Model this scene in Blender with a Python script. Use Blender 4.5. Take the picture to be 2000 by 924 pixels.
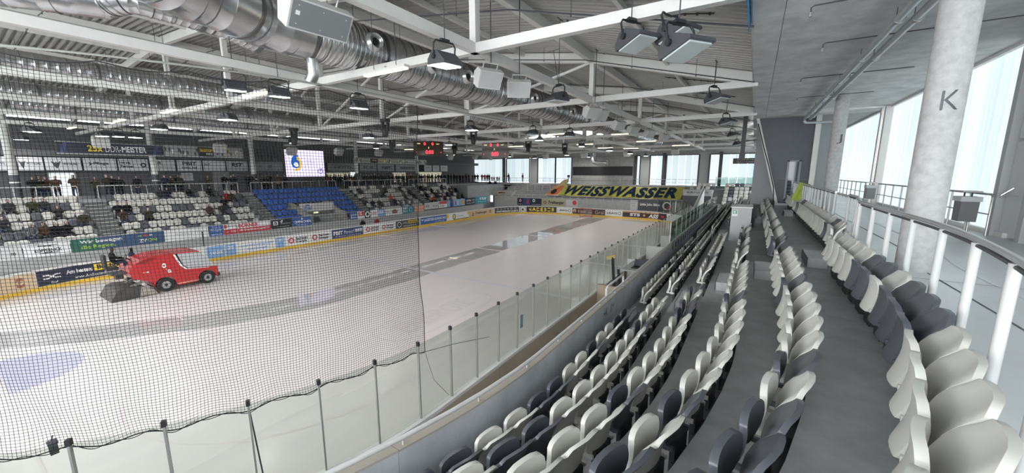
import bpy, bmesh, math, random
from mathutils import Vector, Matrix
random.seed(7)
PI = math.pi
scene = bpy.context.scene
for o in list(bpy.data.objects):
    bpy.data.objects.remove(o)
COL = scene.collection

# ------------------------------------------------------------------ camera (image taken as 2000 x 924)
FPX, PCX, PCY, CAMH = 744.0, 1000.0, 462.0, 6.5
PITCH = math.atan(126.0 / FPX)
YAW = math.atan2(475.0, FPX * math.cos(PITCH) + 126 * math.sin(PITCH))
cam = bpy.data.cameras.new('camera')
cam.sensor_width = 36.0
cam.lens = FPX / 2000 * 36.0
cam.clip_start, cam.clip_end = 0.05, 400
cam_o = bpy.data.objects.new('camera', cam)
cam_o.location = (0, 0, CAMH)
cam_o.rotation_euler = (PI / 2 - PITCH, 0, YAW)
COL.objects.link(cam_o)
scene.camera = cam_o

# ------------------------------------------------------------------ world, exposure
w = bpy.data.worlds.new('overcast')
scene.world = w
w.use_nodes = True
wb = w.node_tree.nodes['Background']
wb.inputs[0].default_value = (0.93, 0.97, 1.0, 1)
wb.inputs[1].default_value = 10.0
scene.view_settings.view_transform = 'Standard'
scene.view_settings.look = 'None'
scene.view_settings.gamma = 1
scene.view_settings.use_curve_mapping = False
scene.view_settings.exposure = 0.24
FLOOD_W = 56.0          # power of one lit floodlight
BATTEN_W = 60.0
SKYGLASS = 1.15          # brightness of the daylight in the frosted facade
scene.cycles.max_bounces = 6
scene.cycles.diffuse_bounces = 3
scene.cycles.glossy_bounces = 3
scene.cycles.transparent_max_bounces = 24
scene.cycles.caustics_reflective = False
scene.cycles.caustics_refractive = False
scene.cycles.sample_clamp_indirect = 4

# ------------------------------------------------------------------ pixel <-> place
def ray(u, v):
    fw = FPX * math.cos(PITCH) - (v - PCY) * math.sin(PITCH)
    dn = FPX * math.sin(PITCH) + (v - PCY) * math.cos(PITCH)
    r = u - PCX
    return (-fw * math.sin(YAW) + r * math.cos(YAW), fw * math.cos(YAW) + r * math.sin(YAW), -dn)
def on_z(u, v, z):
    X, Y, Z = ray(u, v); t = (z - CAMH) / Z
    return (X * t, Y * t, z)
def on_x(u, v, x):
    X, Y, Z = ray(u, v); t = x / X
    return (x, Y * t, CAMH + Z * t)
def on_y(u, v, y):
    X, Y, Z = ray(u, v); t = y / Y
    return (X * t, y, CAMH + Z * t)
def proj(X, Y, Z):
    fw = Y * math.cos(YAW) - X * math.sin(YAW)
    r = Y * math.sin(YAW) + X * math.cos(YAW)
    dn = CAMH - Z
    zc = fw * math.cos(PITCH) + dn * math.sin(PITCH)
    yy = dn * math.cos(PITCH) - fw * math.sin(PITCH)
    return PCX + FPX * r / zc, PCY + FPX * yy / zc

# ------------------------------------------------------------------ materials
MATS = {}
def mat(name, col, rough=0.6, metal=0.0, var=0.0, scale=8.0, bump=0.0, bscale=None, emit=None, estr=0.0, spec=0.5, coat=0.0, rand=0.0):
    if name in MATS:
        return MATS[name]
    m = bpy.data.materials.new(name); m.use_nodes = True
    nt = m.node_tree; N = nt.nodes; L = nt.links
    b = N['Principled BSDF']
    c = tuple(col) + (1,)
    b.inputs['Base Color'].default_value = c
    b.inputs['Roughness'].default_value = rough
    b.inputs['Metallic'].default_value = metal
    b.inputs['Specular IOR Level'].default_value = spec
    b.inputs['Coat Weight'].default_value = coat
    if emit:
        b.inputs['Emission Color'].default_value = tuple(emit) + (1,)
        b.inputs['Emission Strength'].default_value = estr
    if var or bump:
        tc = N.new('ShaderNodeTexCoord')
        nz = N.new('ShaderNodeTexNoise'); nz.inputs['Scale'].default_value = scale
        nz.inputs['Detail'].default_value = 6; nz.inputs['Roughness'].default_value = 0.6
        L.new(tc.outputs['Object'], nz.inputs['Vector'])
        if var:
            mr = N.new('ShaderNodeMapRange')
            mr.inputs['From Min'].default_value = 0.3; mr.inputs['From Max'].default_value = 0.7
            mr.inputs['To Min'].default_value = 1 - var; mr.inputs['To Max'].default_value = 1 + var
            L.new(nz.outputs['Fac'], mr.inputs['Value'])
            mx = N.new('ShaderNodeMix'); mx.data_type = 'RGBA'; mx.blend_type = 'MULTIPLY'
            mx.inputs['Factor'].default_value = 1
            mx.inputs['A'].default_value = c
            L.new(mr.outputs['Result'], mx.inputs['B'])
            L.new(mx.outputs['Result'], b.inputs['Base Color'])
        if bump:
            n2 = nz
            if bscale:
                n2 = N.new('ShaderNodeTexNoise'); n2.inputs['Scale'].default_value = bscale
                L.new(tc.outputs['Object'], n2.inputs['Vector'])
            bp = N.new('ShaderNodeBump'); bp.inputs['Strength'].default_value = bump
            bp.inputs['Distance'].default_value = 0.02
            L.new(n2.outputs['Fac'], bp.inputs['Height'])
            L.new(bp.outputs['Normal'], b.inputs['Normal'])
    if rand:
        oi = N.new('ShaderNodeObjectInfo')
        mr = N.new('ShaderNodeMapRange'); mr.inputs['To Min'].default_value = 1 - rand; mr.inputs['To Max'].default_value = 1 + rand
        L.new(oi.outputs['Random'], mr.inputs['Value'])
        mx = N.new('ShaderNodeMix'); mx.data_type = 'RGBA'; mx.blend_type = 'MULTIPLY'
        mx.inputs['Factor'].default_value = 1; mx.inputs['A'].default_value = c
        L.new(mr.outputs['Result'], mx.inputs['B'])
        L.new(mx.outputs['Result'], b.inputs['Base Color'])
    MATS[name] = m
    return m
def emis(name, col, strength):
    if name in MATS: return MATS[name]
    m = bpy.data.materials.new(name); m.use_nodes = True
    nt = m.node_tree; nt.nodes.clear()
    o = nt.nodes.new('ShaderNodeOutputMaterial'); e = nt.nodes.new('ShaderNodeEmission')
    e.inputs[0].default_value = tuple(col) + (1,); e.inputs[1].default_value = strength
    nt.links.new(e.outputs[0], o.inputs[0]); MATS[name] = m
    return m
def glassmat(name, tint, gloss, rough=0.02):
    m = bpy.data.materials.new(name); m.use_nodes = True
    nt = m.node_tree; nt.nodes.clear(); N = nt.nodes
    o = N.new('ShaderNodeOutputMaterial'); mx = N.new('ShaderNodeMixShader')
    t = N.new('ShaderNodeBsdfTransparent'); t.inputs[0].default_value = tuple(tint) + (1,)
    g = N.new('ShaderNodeBsdfGlossy'); g.inputs['Roughness'].default_value = rough
    lw = N.new('ShaderNodeLayerWeight'); lw.inputs['Blend'].default_value = 0.25
    mu = N.new('ShaderNodeMath'); mu.operation = 'MULTIPLY'; mu.inputs[1].default_value = gloss
    nt.links.new(lw.outputs['Fresnel'], mu.inputs[0]); nt.links.new(mu.outputs[0], mx.inputs[0])
    nt.links.new(t.outputs[0], mx.inputs[1]); nt.links.new(g.outputs[0], mx.inputs[2]); nt.links.new(mx.outputs[0], o.inputs[0])
    MATS[name] = m
    return m

M_WHITE = mat('white_paint', (0.54, 0.54, 0.535), 0.4)
M_STEEL = mat('brushed_steel', (0.66, 0.66, 0.66), 0.32, 0.75)
M_ALU = mat('dull_aluminium', (0.42, 0.42, 0.40), 0.4, 0.7)
M_GALV = mat('galvanised_sheet', (0.55, 0.56, 0.57), 0.26, 0.95, var=0.12, scale=3.0)
M_GALVD = mat('galvanised_seam', (0.16, 0.16, 0.16), 0.4, 0.8)
M_BEAM = mat('light_grey_steel_paint', (0.74, 0.73, 0.70), 0.45, var=0.04, scale=2)
M_DECK = mat('roof_sheet_grey', (0.50, 0.49, 0.465), 0.5, 0.1, var=0.06, scale=1.5)
M_CONC = mat('concrete_grey', (0.30, 0.305, 0.31), 0.75, var=0.2, scale=2.5, bump=0.12, bscale=40)
M_CONCL = mat('concrete_light', (0.40, 0.40, 0.39), 0.8, var=0.15, scale=3.0, bump=0.1, bscale=40)
M_TREAD = mat('coated_concrete_tread', (0.45, 0.455, 0.46), 0.42, var=0.16, scale=3.5, bump=0.05, bscale=60)
M_RISER = mat('concrete_riser', (0.10, 0.105, 0.11), 0.7, var=0.2, scale=4)
M_STEP = mat('grey_step_block', (0.48, 0.48, 0.485), 0.6, var=0.1, scale=5)
M_BLACK = mat('black_plastic', (0.02, 0.02, 0.022), 0.45)
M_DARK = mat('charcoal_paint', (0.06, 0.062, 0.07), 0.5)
M_FARDARK = mat('dark_hall_wall', (0.13, 0.13, 0.135), 0.8, var=0.1, scale=2)
M_YELLOW = mat('yellow_kick_plate', (0.80, 0.52, 0.06), 0.4, var=0.05)
M_SEATW = mat('light_grey_seat_plastic', (0.58, 0.57, 0.53), 0.42, rand=0.06)
M_SEATD = mat('charcoal_seat_plastic', (0.085, 0.09, 0.105), 0.35, rand=0.12)
M_SEATB = mat('blue_seat_plastic', (0.03, 0.11, 0.42), 0.45, rand=0.12)
M_BRK = mat('seat_bracket_steel', (0.03, 0.03, 0.033), 0.5)
M_BOARD = mat('white_board_plastic', (0.78, 0.77, 0.75), 0.3)
M_BEIGE = mat('beige_board_back', (0.46, 0.375, 0.28), 0.6, var=0.08, scale=1.5)
M_GLASS = glassmat('rink_glass', (0.86, 0.885, 0.865), 0.14)
M_TAPE = mat('black_net_cord', (0.012, 0.012, 0.013), 0.8)
def pm(r, g, b, rough=0.45):
    return mat('print_%02x%02x%02x' % (int(r * 255), int(g * 255), int(b * 255)), (r, g, b), rough)

# ------------------------------------------------------------------ mesh building
OFF = {}
class MB:
    def __init__(s): s.v = []; s.f = []
    def add(s, vs, fs):
        n = len(s.v); s.v += [tuple(p) for p in vs]; s.f += [tuple(i + n for i in f) for f in fs]; return s
    def box(s, c, d, rz=0.0):
        cx, cy, cz = c; x, y, z = d[0] / 2, d[1] / 2, d[2] / 2
        ca, sa = math.cos(rz), math.sin(rz)
        vs = []
        for dz in (-z, z):
            for dx, dy in ((-x, -y), (x, -y), (x, y), (-x, y)):
                vs.append((cx + dx * ca - dy * sa, cy + dx * sa + dy * ca, cz + dz))
        return s.add(vs, [(3, 2, 1, 0), (4, 5, 6, 7), (0, 1, 5, 4), (1, 2, 6, 5), (2, 3, 7, 6), (3, 0, 4, 7)])
    def bar(s, a, b, w, h=None, up=(0, 0, 1)):
        h = h or w; a = Vector(a); b = Vector(b); d = (b - a).normalized(); up = Vector(up)
        if abs(d.dot(up)) > 0.98: up = Vector((1, 0, 0))
        x = d.cross(up).normalized(); y = x.cross(d).normalized()
        vs = []
        for p in (a, b):
            for i, j in ((-1, -1), (1, -1), (1, 1), (-1, 1)):
                vs.append(p + x * (i * w / 2) + y * (j * h / 2))
        return s.add(vs, [(3, 2, 1, 0), (4, 5, 6, 7), (0, 1, 5, 4), (1, 2, 6, 5), (2, 3, 7, 6), (3, 0, 4, 7)])
    def tube(s, pts, r, n=8, caps=True, rad=None):
        pts = [Vector(p) for p in pts]; m = len(pts); vs = []; fs = []
        nx = None
        for i, p in enumerate(pts):
            t = (pts[min(i + 1, m - 1)] - pts[max(i - 1, 0)]).normalized()
            if nx is None:
                ref = Vector((0, 0, 1)) if abs(t.z) < 0.9 else Vector((1, 0, 0))
                nx = t.cross(ref).normalized()
            else:
                nx = (nx - t * nx.dot(t)).normalized()
            ny = t.cross(nx)
            rr = rad[i] if rad else r
            for k in range(n):
                a = 2 * PI * k / n
                vs.append(p + nx * (rr * math.cos(a)) + ny * (rr * math.sin(a)))
        for i in range(m - 1):
            for k in range(n):
                k2 = (k + 1) % n
                fs.append((i * n + k, i * n + k2, (i + 1) * n + k2, (i + 1) * n + k))
        if caps:
            fs.append(tuple(range(n - 1, -1, -1))); fs.append(tuple((m - 1) * n + k for k in range(n)))
        return s.add(vs, fs)
    def cyl(s, a, b, r, n=12, r2=None): return s.tube([a, b], r, n, rad=[r, r if r2 is None else r2])
    def lathe(s, prof, c=(0, 0, 0), axis=(0, 0, 1), n=16):
        ax = Vector(axis).normalized(); ref = Vector((1, 0, 0)) if abs(ax.x) < 0.9 else Vector((0, 1, 0))
        x = (ref - ax * ref.dot(ax)).normalized(); y = ax.cross(x); c = Vector(c); vs = []; fs = []
        for r, h in prof:
            for k in range(n):
                a = 2 * PI * k / n
                vs.append(c + ax * h + x * (r * math.cos(a)) + y * (r * math.sin(a)))
        for i in range(len(prof) - 1):
            for k in range(n):
                k2 = (k + 1) % n
                fs.append((i * n + k, i * n + k2, (i + 1) * n + k2, (i + 1) * n + k))
        fs.append(tuple(range(n - 1, -1, -1))); fs.append(tuple((len(prof) - 1) * n + k for k in range(n)))
        return s.add(vs, fs)
    def prism(s, poly, f0, f1):
        """poly: list of 2d points; f0, f1 map a 2d point to 3d for the two ends"""
        n = len(poly)
        vs = [f0(p) for p in poly] + [f1(p) for p in poly]
        fs = [tuple(range(n - 1, -1, -1)), tuple(range(n, 2 * n))]
        fs += [(i, (i + 1) % n, (i + 1) % n + n, i + n) for i in range(n)]
        return s.add(vs, fs)
    def ball(s, c, r, n=10, m=6):
        rx, ry, rz = r if hasattr(r, '__len__') else (r, r, r)
        vs = []; fs = []
        for i in range(m + 1):
            th = PI * i / m
            for k in range(n):
                a = 2 * PI * k / n
                vs.append((c[0] + rx * math.sin(th) * math.cos(a), c[1] + ry * math.sin(th) * math.sin(a), c[2] + rz * math.cos(th)))
        for i in range(m):
            for k in range(n):
                k2 = (k + 1) % n
                fs.append((i * n + k, (i + 1) * n + k, (i + 1) * n + k2, i * n + k2))
        return s.add(vs, fs)
    def sweep(s, sect, frames):
        """sect: closed 2d polygon; frames: list of functions 2d -> 3d"""
        n = len(sect); vs = []
        for f in frames: vs += [f(p) for p in sect]
        fs = []
        for i in range(len(frames) - 1):
            for k in range(n):
                k2 = (k + 1) % n
                fs.append((i * n + k, i * n + k2, (i + 1) * n + k2, (i + 1) * n + k))
        fs.append(tuple(range(n - 1, -1, -1))); fs.append(tuple((len(frames) - 1) * n + k for k in range(n)))
        return s.add(vs, fs)
    def mesh(s, name, m, smooth=False, off=(0, 0, 0)):
        me = bpy.data.meshes.new(name)
        me.from_pydata([(a - off[0], b - off[1], c - off[2]) for a, b, c in s.v], [], s.f)
        bm = bmesh.new(); bm.from_mesh(me)
        bmesh.ops.recalc_face_normals(bm, faces=bm.faces)
        bm.to_mesh(me); bm.free()
        for mm in (m if isinstance(m, (list, tuple)) else [m]): me.materials.append(mm)
        if smooth:
            me.polygons.foreach_set('use_smooth', [True] * len(me.polygons))
            me.set_sharp_from_angle(angle=math.radians(40))
        return me
    def build(s, name, m, parent=None, smooth=False, loc=None):
        off = OFF.get(parent.name, (0, 0, 0)) if parent else (loc or (0, 0, 0))
        o = bpy.data.objects.new(name, s.mesh(name, m, smooth, off))
        COL.objects.link(o)
        if parent: o.parent = parent
        else: o.location = off
        OFF[o.name] = off
        return o
def place(name, me, parent=None, loc=(0, 0, 0), rz=0.0):
    o = bpy.data.objects.new(name, me); COL.objects.link(o)
    if parent: o.parent = parent
    o.location = loc; o.rotation_euler = (0, 0, rz)
    return o
def tag(o, label=None, cat=None, group=None, kind=None):
    if label: o['label'] = label
    if cat: o['category'] = cat
    if group: o['group'] = group
    if kind: o['kind'] = kind
    return o
def thing(name, label, cat, loc=(0, 0, 0), rz=0.0, group=None, kind=None):
    o = bpy.data.objects.new(name, None); COL.objects.link(o)
    o.empty_display_size = 0.2
    o.location = loc; o.rotation_euler = (0, 0, rz)
    OFF[o.name] = tuple(loc)
    return tag(o, label, cat, group, kind)
def copy_thing(root, loc, rz=0.0, label=None, group=None):
    r = root.copy(); COL.objects.link(r); r.location = loc; r.rotation_euler = (0, 0, rz)
    if label: r['label'] = label
    if group: r['group'] = group
    for ch in root.children:
        c = ch.copy(); COL.objects.link(c); c.parent = r
        for g in ch.children:
            d = g.copy(); COL.objects.link(d); d.parent = c
    return r
def suspend(o, pts, m=None, r=.011, ztop=None):
    """vertical rods from local points of a thing up to the roof deck, built as parts of it"""
    M_ = Matrix.LocRotScale(o.location, o.rotation_euler, o.scale); inv = M_.inverted()
    mb = MB()
    for p in pts:
        wp_ = M_ @ Vector(p); zt_ = (roofz(wp_.x) - .008) if ztop is None else ztop
        mb.cyl(wp_, (wp_.x, wp_.y, zt_), r, 6)
        mb.box((wp_.x, wp_.y, zt_), (.04, .38, .014))
    mb.v = [tuple(inv @ Vector(v)) for v in mb.v]
    me = mb.mesh('suspension_rod', m or M_DARK)
    c = bpy.data.objects.new('suspension_rod', me); COL.objects.link(c); c.parent = o
    return c
# ------------------------------------------------------------------ lettering
TXT = {}
def glyphs(s, bold=0.0, shear=0.0, sp=1.0):
    k = (s, bold, shear, sp)
    if k not in TXT:
        cu = bpy.data.curves.new('t', 'FONT'); cu.body = s; cu.size = 1; cu.offset = bold; cu.shear = shear
        cu.space_character = sp; cu.resolution_u = 3
        o = bpy.data.objects.new('t', cu); me = o.to_mesh()
        vs = [tuple(v.co) for v in me.vertices]; fs = [tuple(p.vertices) for p in me.polygons]
        o.to_mesh_clear(); bpy.data.objects.remove(o); bpy.data.curves.remove(cu)
        x0 = min(v[0] for v in vs); x1 = max(v[0] for v in vs); y0 = min(v[1] for v in vs); y1 = max(v[1] for v in vs)
        TXT[k] = ([((v[0] - x0) / (x1 - x0), (v[1] - y0) / (y1 - y0)) for v in vs], fs)
    return TXT[k]
def text_part(s, m, parent, fmap, x0, x1, y0, y1, bold=0.0, shear=0.0, sp=1.0, name='lettering', cuts=0):
    """letters fitted into the rectangle x0..x1, y0..y1 of a surface; fmap(x, y) gives the point in space"""
    vs, fs = glyphs(s, bold, shear, sp)
    if cuts:
        me = bpy.data.meshes.new('t'); me.from_pydata([(a, b, 0) for a, b in vs], [], fs); bm = bmesh.new(); bm.from_mesh(me)
        bmesh.ops.subdivide_edges(bm, edges=bm.edges, cuts=cuts, use_grid_fill=True); bmesh.ops.triangulate(bm, faces=bm.faces)
        bm.verts.index_update(); vs = [(v.co.x, v.co.y) for v in bm.verts]; fs = [tuple(v.index for v in f.verts) for f in bm.faces]
        bm.free(); bpy.data.meshes.remove(me)
    mb = MB(); mb.add([fmap(x0 + (x1 - x0) * a, y0 + (y1 - y0) * b) for a, b in vs], fs)
    off = OFF.get(parent.name, (0, 0, 0))
    me = bpy.data.meshes.new(name)
    me.from_pydata([(a - off[0], b - off[1], c - off[2]) for a, b, c in mb.v], [], mb.f)
    me.materials.append(m)
    o = bpy.data.objects.new(name, me); COL.objects.link(o); o.parent = parent; OFF[o.name] = off
    return o
def patch(mb, fmap, x0, x1, y0, y1, nx=1):
    vs = []; fs = []
    for i in range(nx + 1):
        x = x0 + (x1 - x0) * i / nx
        vs += [fmap(x, y0), fmap(x, y1)]
    for i in range(nx): fs.append((2 * i, 2 * i + 2, 2 * i + 3, 2 * i + 1))
    mb.add(vs, fs)
    return mb
def disc(mb, fmap, cx, cy, rx, ry, n=16, r0=0.0):
    if r0 <= 0:
        vs = [fmap(cx + rx * math.cos(2 * PI * k / n), cy + ry * math.sin(2 * PI * k / n)) for k in range(n)]
        mb.add(vs, [tuple(range(n))])
    else:
        vs = []
        for q in (r0, 1.0):
            vs += [fmap(cx + q * rx * math.cos(2 * PI * k / n), cy + q * ry * math.sin(2 * PI * k / n)) for k in range(n)]
        mb.add(vs, [(k, (k + 1) % n, n + (k + 1) % n, n + k) for k in range(n)])
    return mb
def flat_part(name, mb, m, parent):
    off = OFF.get(parent.name, (0, 0, 0))
    me = bpy.data.meshes.new(name)
    me.from_pydata([(a - off[0], b - off[1], c - off[2]) for a, b, c in mb.v], [], mb.f); me.materials.append(m)
    o = bpy.data.objects.new(name, me); COL.objects.link(o); o.parent = parent; OFF[o.name] = off
    return o
# ================================================================== RINK: ice, boards, glass
XR, XL, YN, YF, RC = -5.74, -33.3, -2.3, 54.0, 8.1
SEG = [('l', (XR, YN + RC), (XR, YF - RC)), ('a', (XR - RC, YF - RC), 0), ('l', (XR - RC, YF), (XL + RC, YF)), ('a', (XL + RC, YF - RC), PI / 2),
       ('l', (XL, YF - RC), (XL, YN + RC)), ('a', (XL + RC, YN + RC), PI), ('l', (XL + RC, YN), (XR - RC, YN)), ('a', (XR - RC, YN + RC), 1.5 * PI)]
SLEN = [math.hypot(g[2][0] - g[1][0], g[2][1] - g[1][1]) if g[0] == 'l' else RC * PI / 2 for g in SEG]
STOT = sum(SLEN)
def bpath(s):
    """point and inward normal of the boards at arc length s"""
    s %= STOT
    for g, l in zip(SEG, SLEN):
        if s <= l:
            if g[0] == 'l':
                dx, dy = (g[2][0] - g[1][0]) / l, (g[2][1] - g[1][1]) / l
                return g[1][0] + dx * s, g[1][1] + dy * s, -dy, dx
            a = g[2] + s / RC
            return g[1][0] + RC * math.cos(a), g[1][1] + RC * math.sin(a), -math.cos(a), -math.sin(a)
        s -= l
    return bpath(0)
def bpt(s, z, inw=0.0):
    x, y, nx, ny = bpath(s)
    return (x + nx * inw, y + ny * inw, z)
_tab = []
for i in range(0, 2200):
    s = SLEN[0] * 0.6 + i * 0.05
    p = bpath(s)
    if p[1] < 0 and p[0] > XL + RC: break
    _tab.append((proj(p[0], p[1], 0.7)[0], s))
_tab = [t for t in _tab if t[1] > SLEN[0] + SLEN[1] * 0.6]
def s_of_u(u):
    for (a, s0), (b, s1) in zip(_tab, _tab[1:]):
        if a >= u >= b: return s0 + (s1 - s0) * (a - u) / (a - b + 1e-9)
    return _tab[0][1] if u > _tab[0][0] else _tab[-1][1] + (_tab[-1][0] - u) * 0.02

# --- ice
def ice_material():
    m = bpy.data.materials.new('ice'); m.use_nodes = True
    nt = m.node_tree; N = nt.nodes; L = nt.links; b = N['Principled BSDF']
    tc = N.new('ShaderNodeTexCoord'); sx = N.new('ShaderNodeSeparateXYZ'); L.new(tc.outputs['Object'], sx.inputs[0])
    def math_(op, a, c=None, clamp=False):
        n = N.new('ShaderNodeMath'); n.operation = op; n.use_clamp = clamp
        for i, q in enumerate((a, c)):
            if q is None: continue
            if isinstance(q, (int, float)): n.inputs[i].default_value = q
            else: L.new(q, n.inputs[i])
        return n.outputs[0]
    X, Y = sx.outputs[0], sx.outputs[1]
    nz = N.new('ShaderNodeTexNoise'); nz.inputs['Scale'].default_value = 0.35; nz.inputs['Detail'].default_value = 5
    L.new(tc.outputs['Object'], nz.inputs['Vector'])
    mp = N.new('ShaderNodeMapping'); mp.inputs['Scale'].default_value = (1.6, 0.12, 1)
    L.new(tc.outputs['Object'], mp.inputs['Vector'])
    st = N.new('ShaderNodeTexNoise'); st.inputs['Scale'].default_value = 1.2; st.inputs['Detail'].default_value = 4
    L.new(mp.outputs[0], st.inputs['Vector'])
    # freshly flooded lane left by the ice resurfacer, bending towards the boards at the near end
    t = math_('MAXIMUM', math_('SUBTRACT', 12.0, Y), 0.0)
    c = math_('SUBTRACT', -18.55, math_('MULTIPLY', math_('MULTIPLY', t, t), 0.05))
    wob = math_('MULTIPLY', math_('SUBTRACT', nz.outputs['Fac'], 0.5), 0.8)
    d = math_('ABSOLUTE', math_('ADD', math_('SUBTRACT', X, c), wob))
    lane = math_('MULTIPLY', math_('SUBTRACT', 1.32, d), 7.0, True)
    ringl = math_('MULTIPLY', math_('SUBTRACT', math_('ADD', -30.3, wob), X), 2.2, True)
    ringf = math_('MULTIPLY', math_('SUBTRACT', Y, math_('ADD', 51.0, wob)), 1.2, True)
    lane2 = math_('MULTIPLY', math_('SUBTRACT', 0.9, math_('ABSOLUTE', math_('ADD', math_('ADD', X, 24.9), wob))), 3.0, True)
    wet = math_('MAXIMUM', lane, math_('MULTIPLY', math_('MAXIMUM', ringl, ringf), 0.9))
    ramp = N.new('ShaderNodeMapRange'); ramp.inputs['To Min'].default_value = 0.90; ramp.inputs['To Max'].default_value = 1.06
    L.new(st.outputs['Fac'], ramp.inputs['Value'])
    dry = N.new('ShaderNodeMix'); dry.data_type = 'RGBA'; dry.blend_type = 'MULTIPLY'; dry.inputs['Factor'].default_value = 1
    dry.inputs['A'].default_value = (0.70, 0.655, 0.64, 1); L.new(ramp.outputs['Result'], dry.inputs['B'])
    mx = N.new('ShaderNodeMix'); mx.data_type = 'RGBA'; L.new(math_('ADD', math_('MULTIPLY', lane, 0.75), math_('MULTIPLY', math_('MAXIMUM', ringl, ringf), 0.15), True), mx.inputs['Factor'])
    L.new(dry.outputs['Result'], mx.inputs['A']); mx.inputs['B'].default_value = (0.40, 0.395, 0.39, 1)
    L.new(mx.outputs['Result'], b.inputs['Base Color'])
    r1 = N.new('ShaderNodeMapRange'); r1.inputs['To Min'].default_value = 0.24; r1.inputs['To Max'].default_value = 0.44
    L.new(st.outputs['Fac'], r1.inputs['Value'])
    rm = N.new('ShaderNodeMix'); rm.data_type = 'FLOAT'; L.new(wet, rm.inputs['Factor'])
    L.new(r1.outputs['Result'], rm.inputs['A']); rm.inputs['B'].default_value = 0.025
    L.new(rm.outputs['Result'], b.inputs['Roughness'])
    ringr = math_('MULTIPLY', math_('ADD', X, 10.5), 0.5, True)
    r2 = N.new('ShaderNodeMix'); r2.data_type = 'FLOAT'; L.new(math_('MULTIPLY', ringr, 0.75), r2.inputs['Factor'])
    L.new(rm.outputs['Result'], r2.inputs['A']); r2.inputs['B'].default_value = 0.08
    L.new(r2.outputs['Result'], b.inputs['Roughness'])
    b.inputs['IOR'].default_value = 1.31
    return m
M_ICE = ice_material()
mb = MB(); n = 160
mb.add([bpt(STOT * i / n, 0.0) for i in range(n)], [tuple(range(n))])
ice = tag(mb.build('floor', M_ICE), 'white ice sheet of the rink with glossy wet lane', 'ice', kind='structure')
mb = MB().box((-22, 30, -0.11), (64, 84, 0.1))
tag(mb.build('floor_base', M_CONC), 'grey concrete slab around the ice sheet', 'floor', kind='structure')

# painted lines and faint lettering in the ice
M_LRED = mat('faded_red_ice_paint', (0.66, 0.585, 0.575), 0.3); M_LBLUE = mat('faded_blue_ice_paint', (0.60, 0.58, 0.62), 0.3)
M_LGREY = mat('faded_grey_ice_print', (0.62, 0.575, 0.565), 0.3)
def icemap(x, y): return (x, y, 0.004)
def ice_mark(mb, m): flat_part('ice_marking', mb, m, ice)
ice_mark(patch(MB(), icemap, XL + .1, XR - .1, 17.6, 17.9), M_LBLUE)
ice_mark(patch(MB(), icemap, XL + .1, XR - .1, 33.9, 34.2), M_LBLUE)
ice_mark(patch(MB(), icemap, XL + .1, XR - .1, 25.7, 26.0), M_LRED)
ice_mark(patch(MB(), icemap, XL + .6, XR - .6, 0.75, 0.81), M_LRED)
ice_mark(patch(MB(), icemap, XL + .6, XR - .6, 50.9, 50.96), M_LRED)
for cx, cy in ((-13.2, 6.7), (-26.2, 6.7), (-13.2, 45), (-26.2, 45), (-19.6, 25.85)):
    m_ = disc(MB(), icemap, cx, cy, 4.5, 4.5, 64, 0.987)
    if cy < 20:
        for sx_ in (-1, 1):
            for dy in (-0.85, 0.85): patch(m_, icemap, cx + sx_ * 4.5 if sx_ > 0 else cx - 5.2, cx + 5.2 if sx_ > 0 else cx - 4.5, cy + dy - .03, cy + dy + .03)
    ice_mark(m_, M_LRED)
mc = MB(); k = 16
mc.add([icemap(-19.9 + 1.8 * math.cos(PI * i / k), 0.82 + 1.8 * math.sin(PI * i / k)) for i in range(k + 1)], [tuple(range(k + 1))])
ice_mark(mc, mat('crease_blue_ice_paint', (0.47, 0.46, 0.57), 0.3))
def icetext(s, x0, x1, y0, y1, m=M_LGREY):    # reads along +Y seen from the stand: x of the text runs along +Y, up is -X
    text_part(s, m, ice, lambda a, b: (b, a, 0.005), x0, x1, y0, y1, bold=0.02, name='ice_lettering')
icetext('ENERGIE', 10.2, 14.6, -11.3, -12.6); icetext('Ihr Partner', 10.0, 12.6, -9.9, -10.3); icetext('in der Region', 12.9, 16.0, -9.9, -10.3)
icetext('Gemeinsam stark', 9.6, 12.9, -9.0, -9.4); icetext('am Eis', 13.2, 14.6, -9.0, -9.4)
ring = MB(); pts = []
for i in range(48):
    a = 2 * PI * i / 48
    pts.append((-11.95 + 1.25 * math.copysign(abs(math.cos(a)) ** .6, math.cos(a)), 12.6 + 3.4 * math.copysign(abs(math.sin(a)) ** .6, math.sin(a))))
vs = [(p[0], p[1], .004) for p in pts] + [(-11.95 + (p[0] + 11.95) * .94, 12.6 + (p[1] - 12.6) * .975, .004) for p in pts]
ring.add(vs, [(i, (i + 1) % 48, 48 + (i + 1) % 48, 48 + i) for i in range(48)]); ice_mark(ring, M_LGREY)

# --- boards
boards = thing('dasher_boards', 'white dasher boards with advertising panels and yellow kick plate around ice', 'rink boards', (XL, 26, 0))
def strip(s0, s1, z0, z1, i0, i1, step=0.6):
    k = max(1, int(round((s1 - s0) / step)))
    fr = [(lambda ss: (lambda p: bpt(ss, p[1], p[0])))(s0 + (s1 - s0) * j / k) for j in range(k + 1)]
    return MB().sweep([(i0, z0), (i1, z0), (i1, z1), (i0, z1)], fr)
npan = int(STOT / 2.4); dl = STOT / npan
for i in range(npan):
    a, b = i * dl, (i + 1) * dl
    strip(a + .006, b - .006, 0.2, 1.10, -0.10, 0.0).build('board_panel', M_BOARD, boards)
    strip(a + .004, b - .004, 0.0, 0.22, -0.10, 0.012).build('kick_plate', M_YELLOW, boards)
    strip(a, b, 1.10, 1.18, -0.14, 0.02).build('cap_rail', M_BOARD, boards)
    px = bpath((a + b) / 2)
    if px[0] > -20 and px[1] < 50:
        strip(a + .006, b - .006, 0.05, 1.10, -0.16, -0.105).build('back_panel', M_BEIGE, boards)

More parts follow.
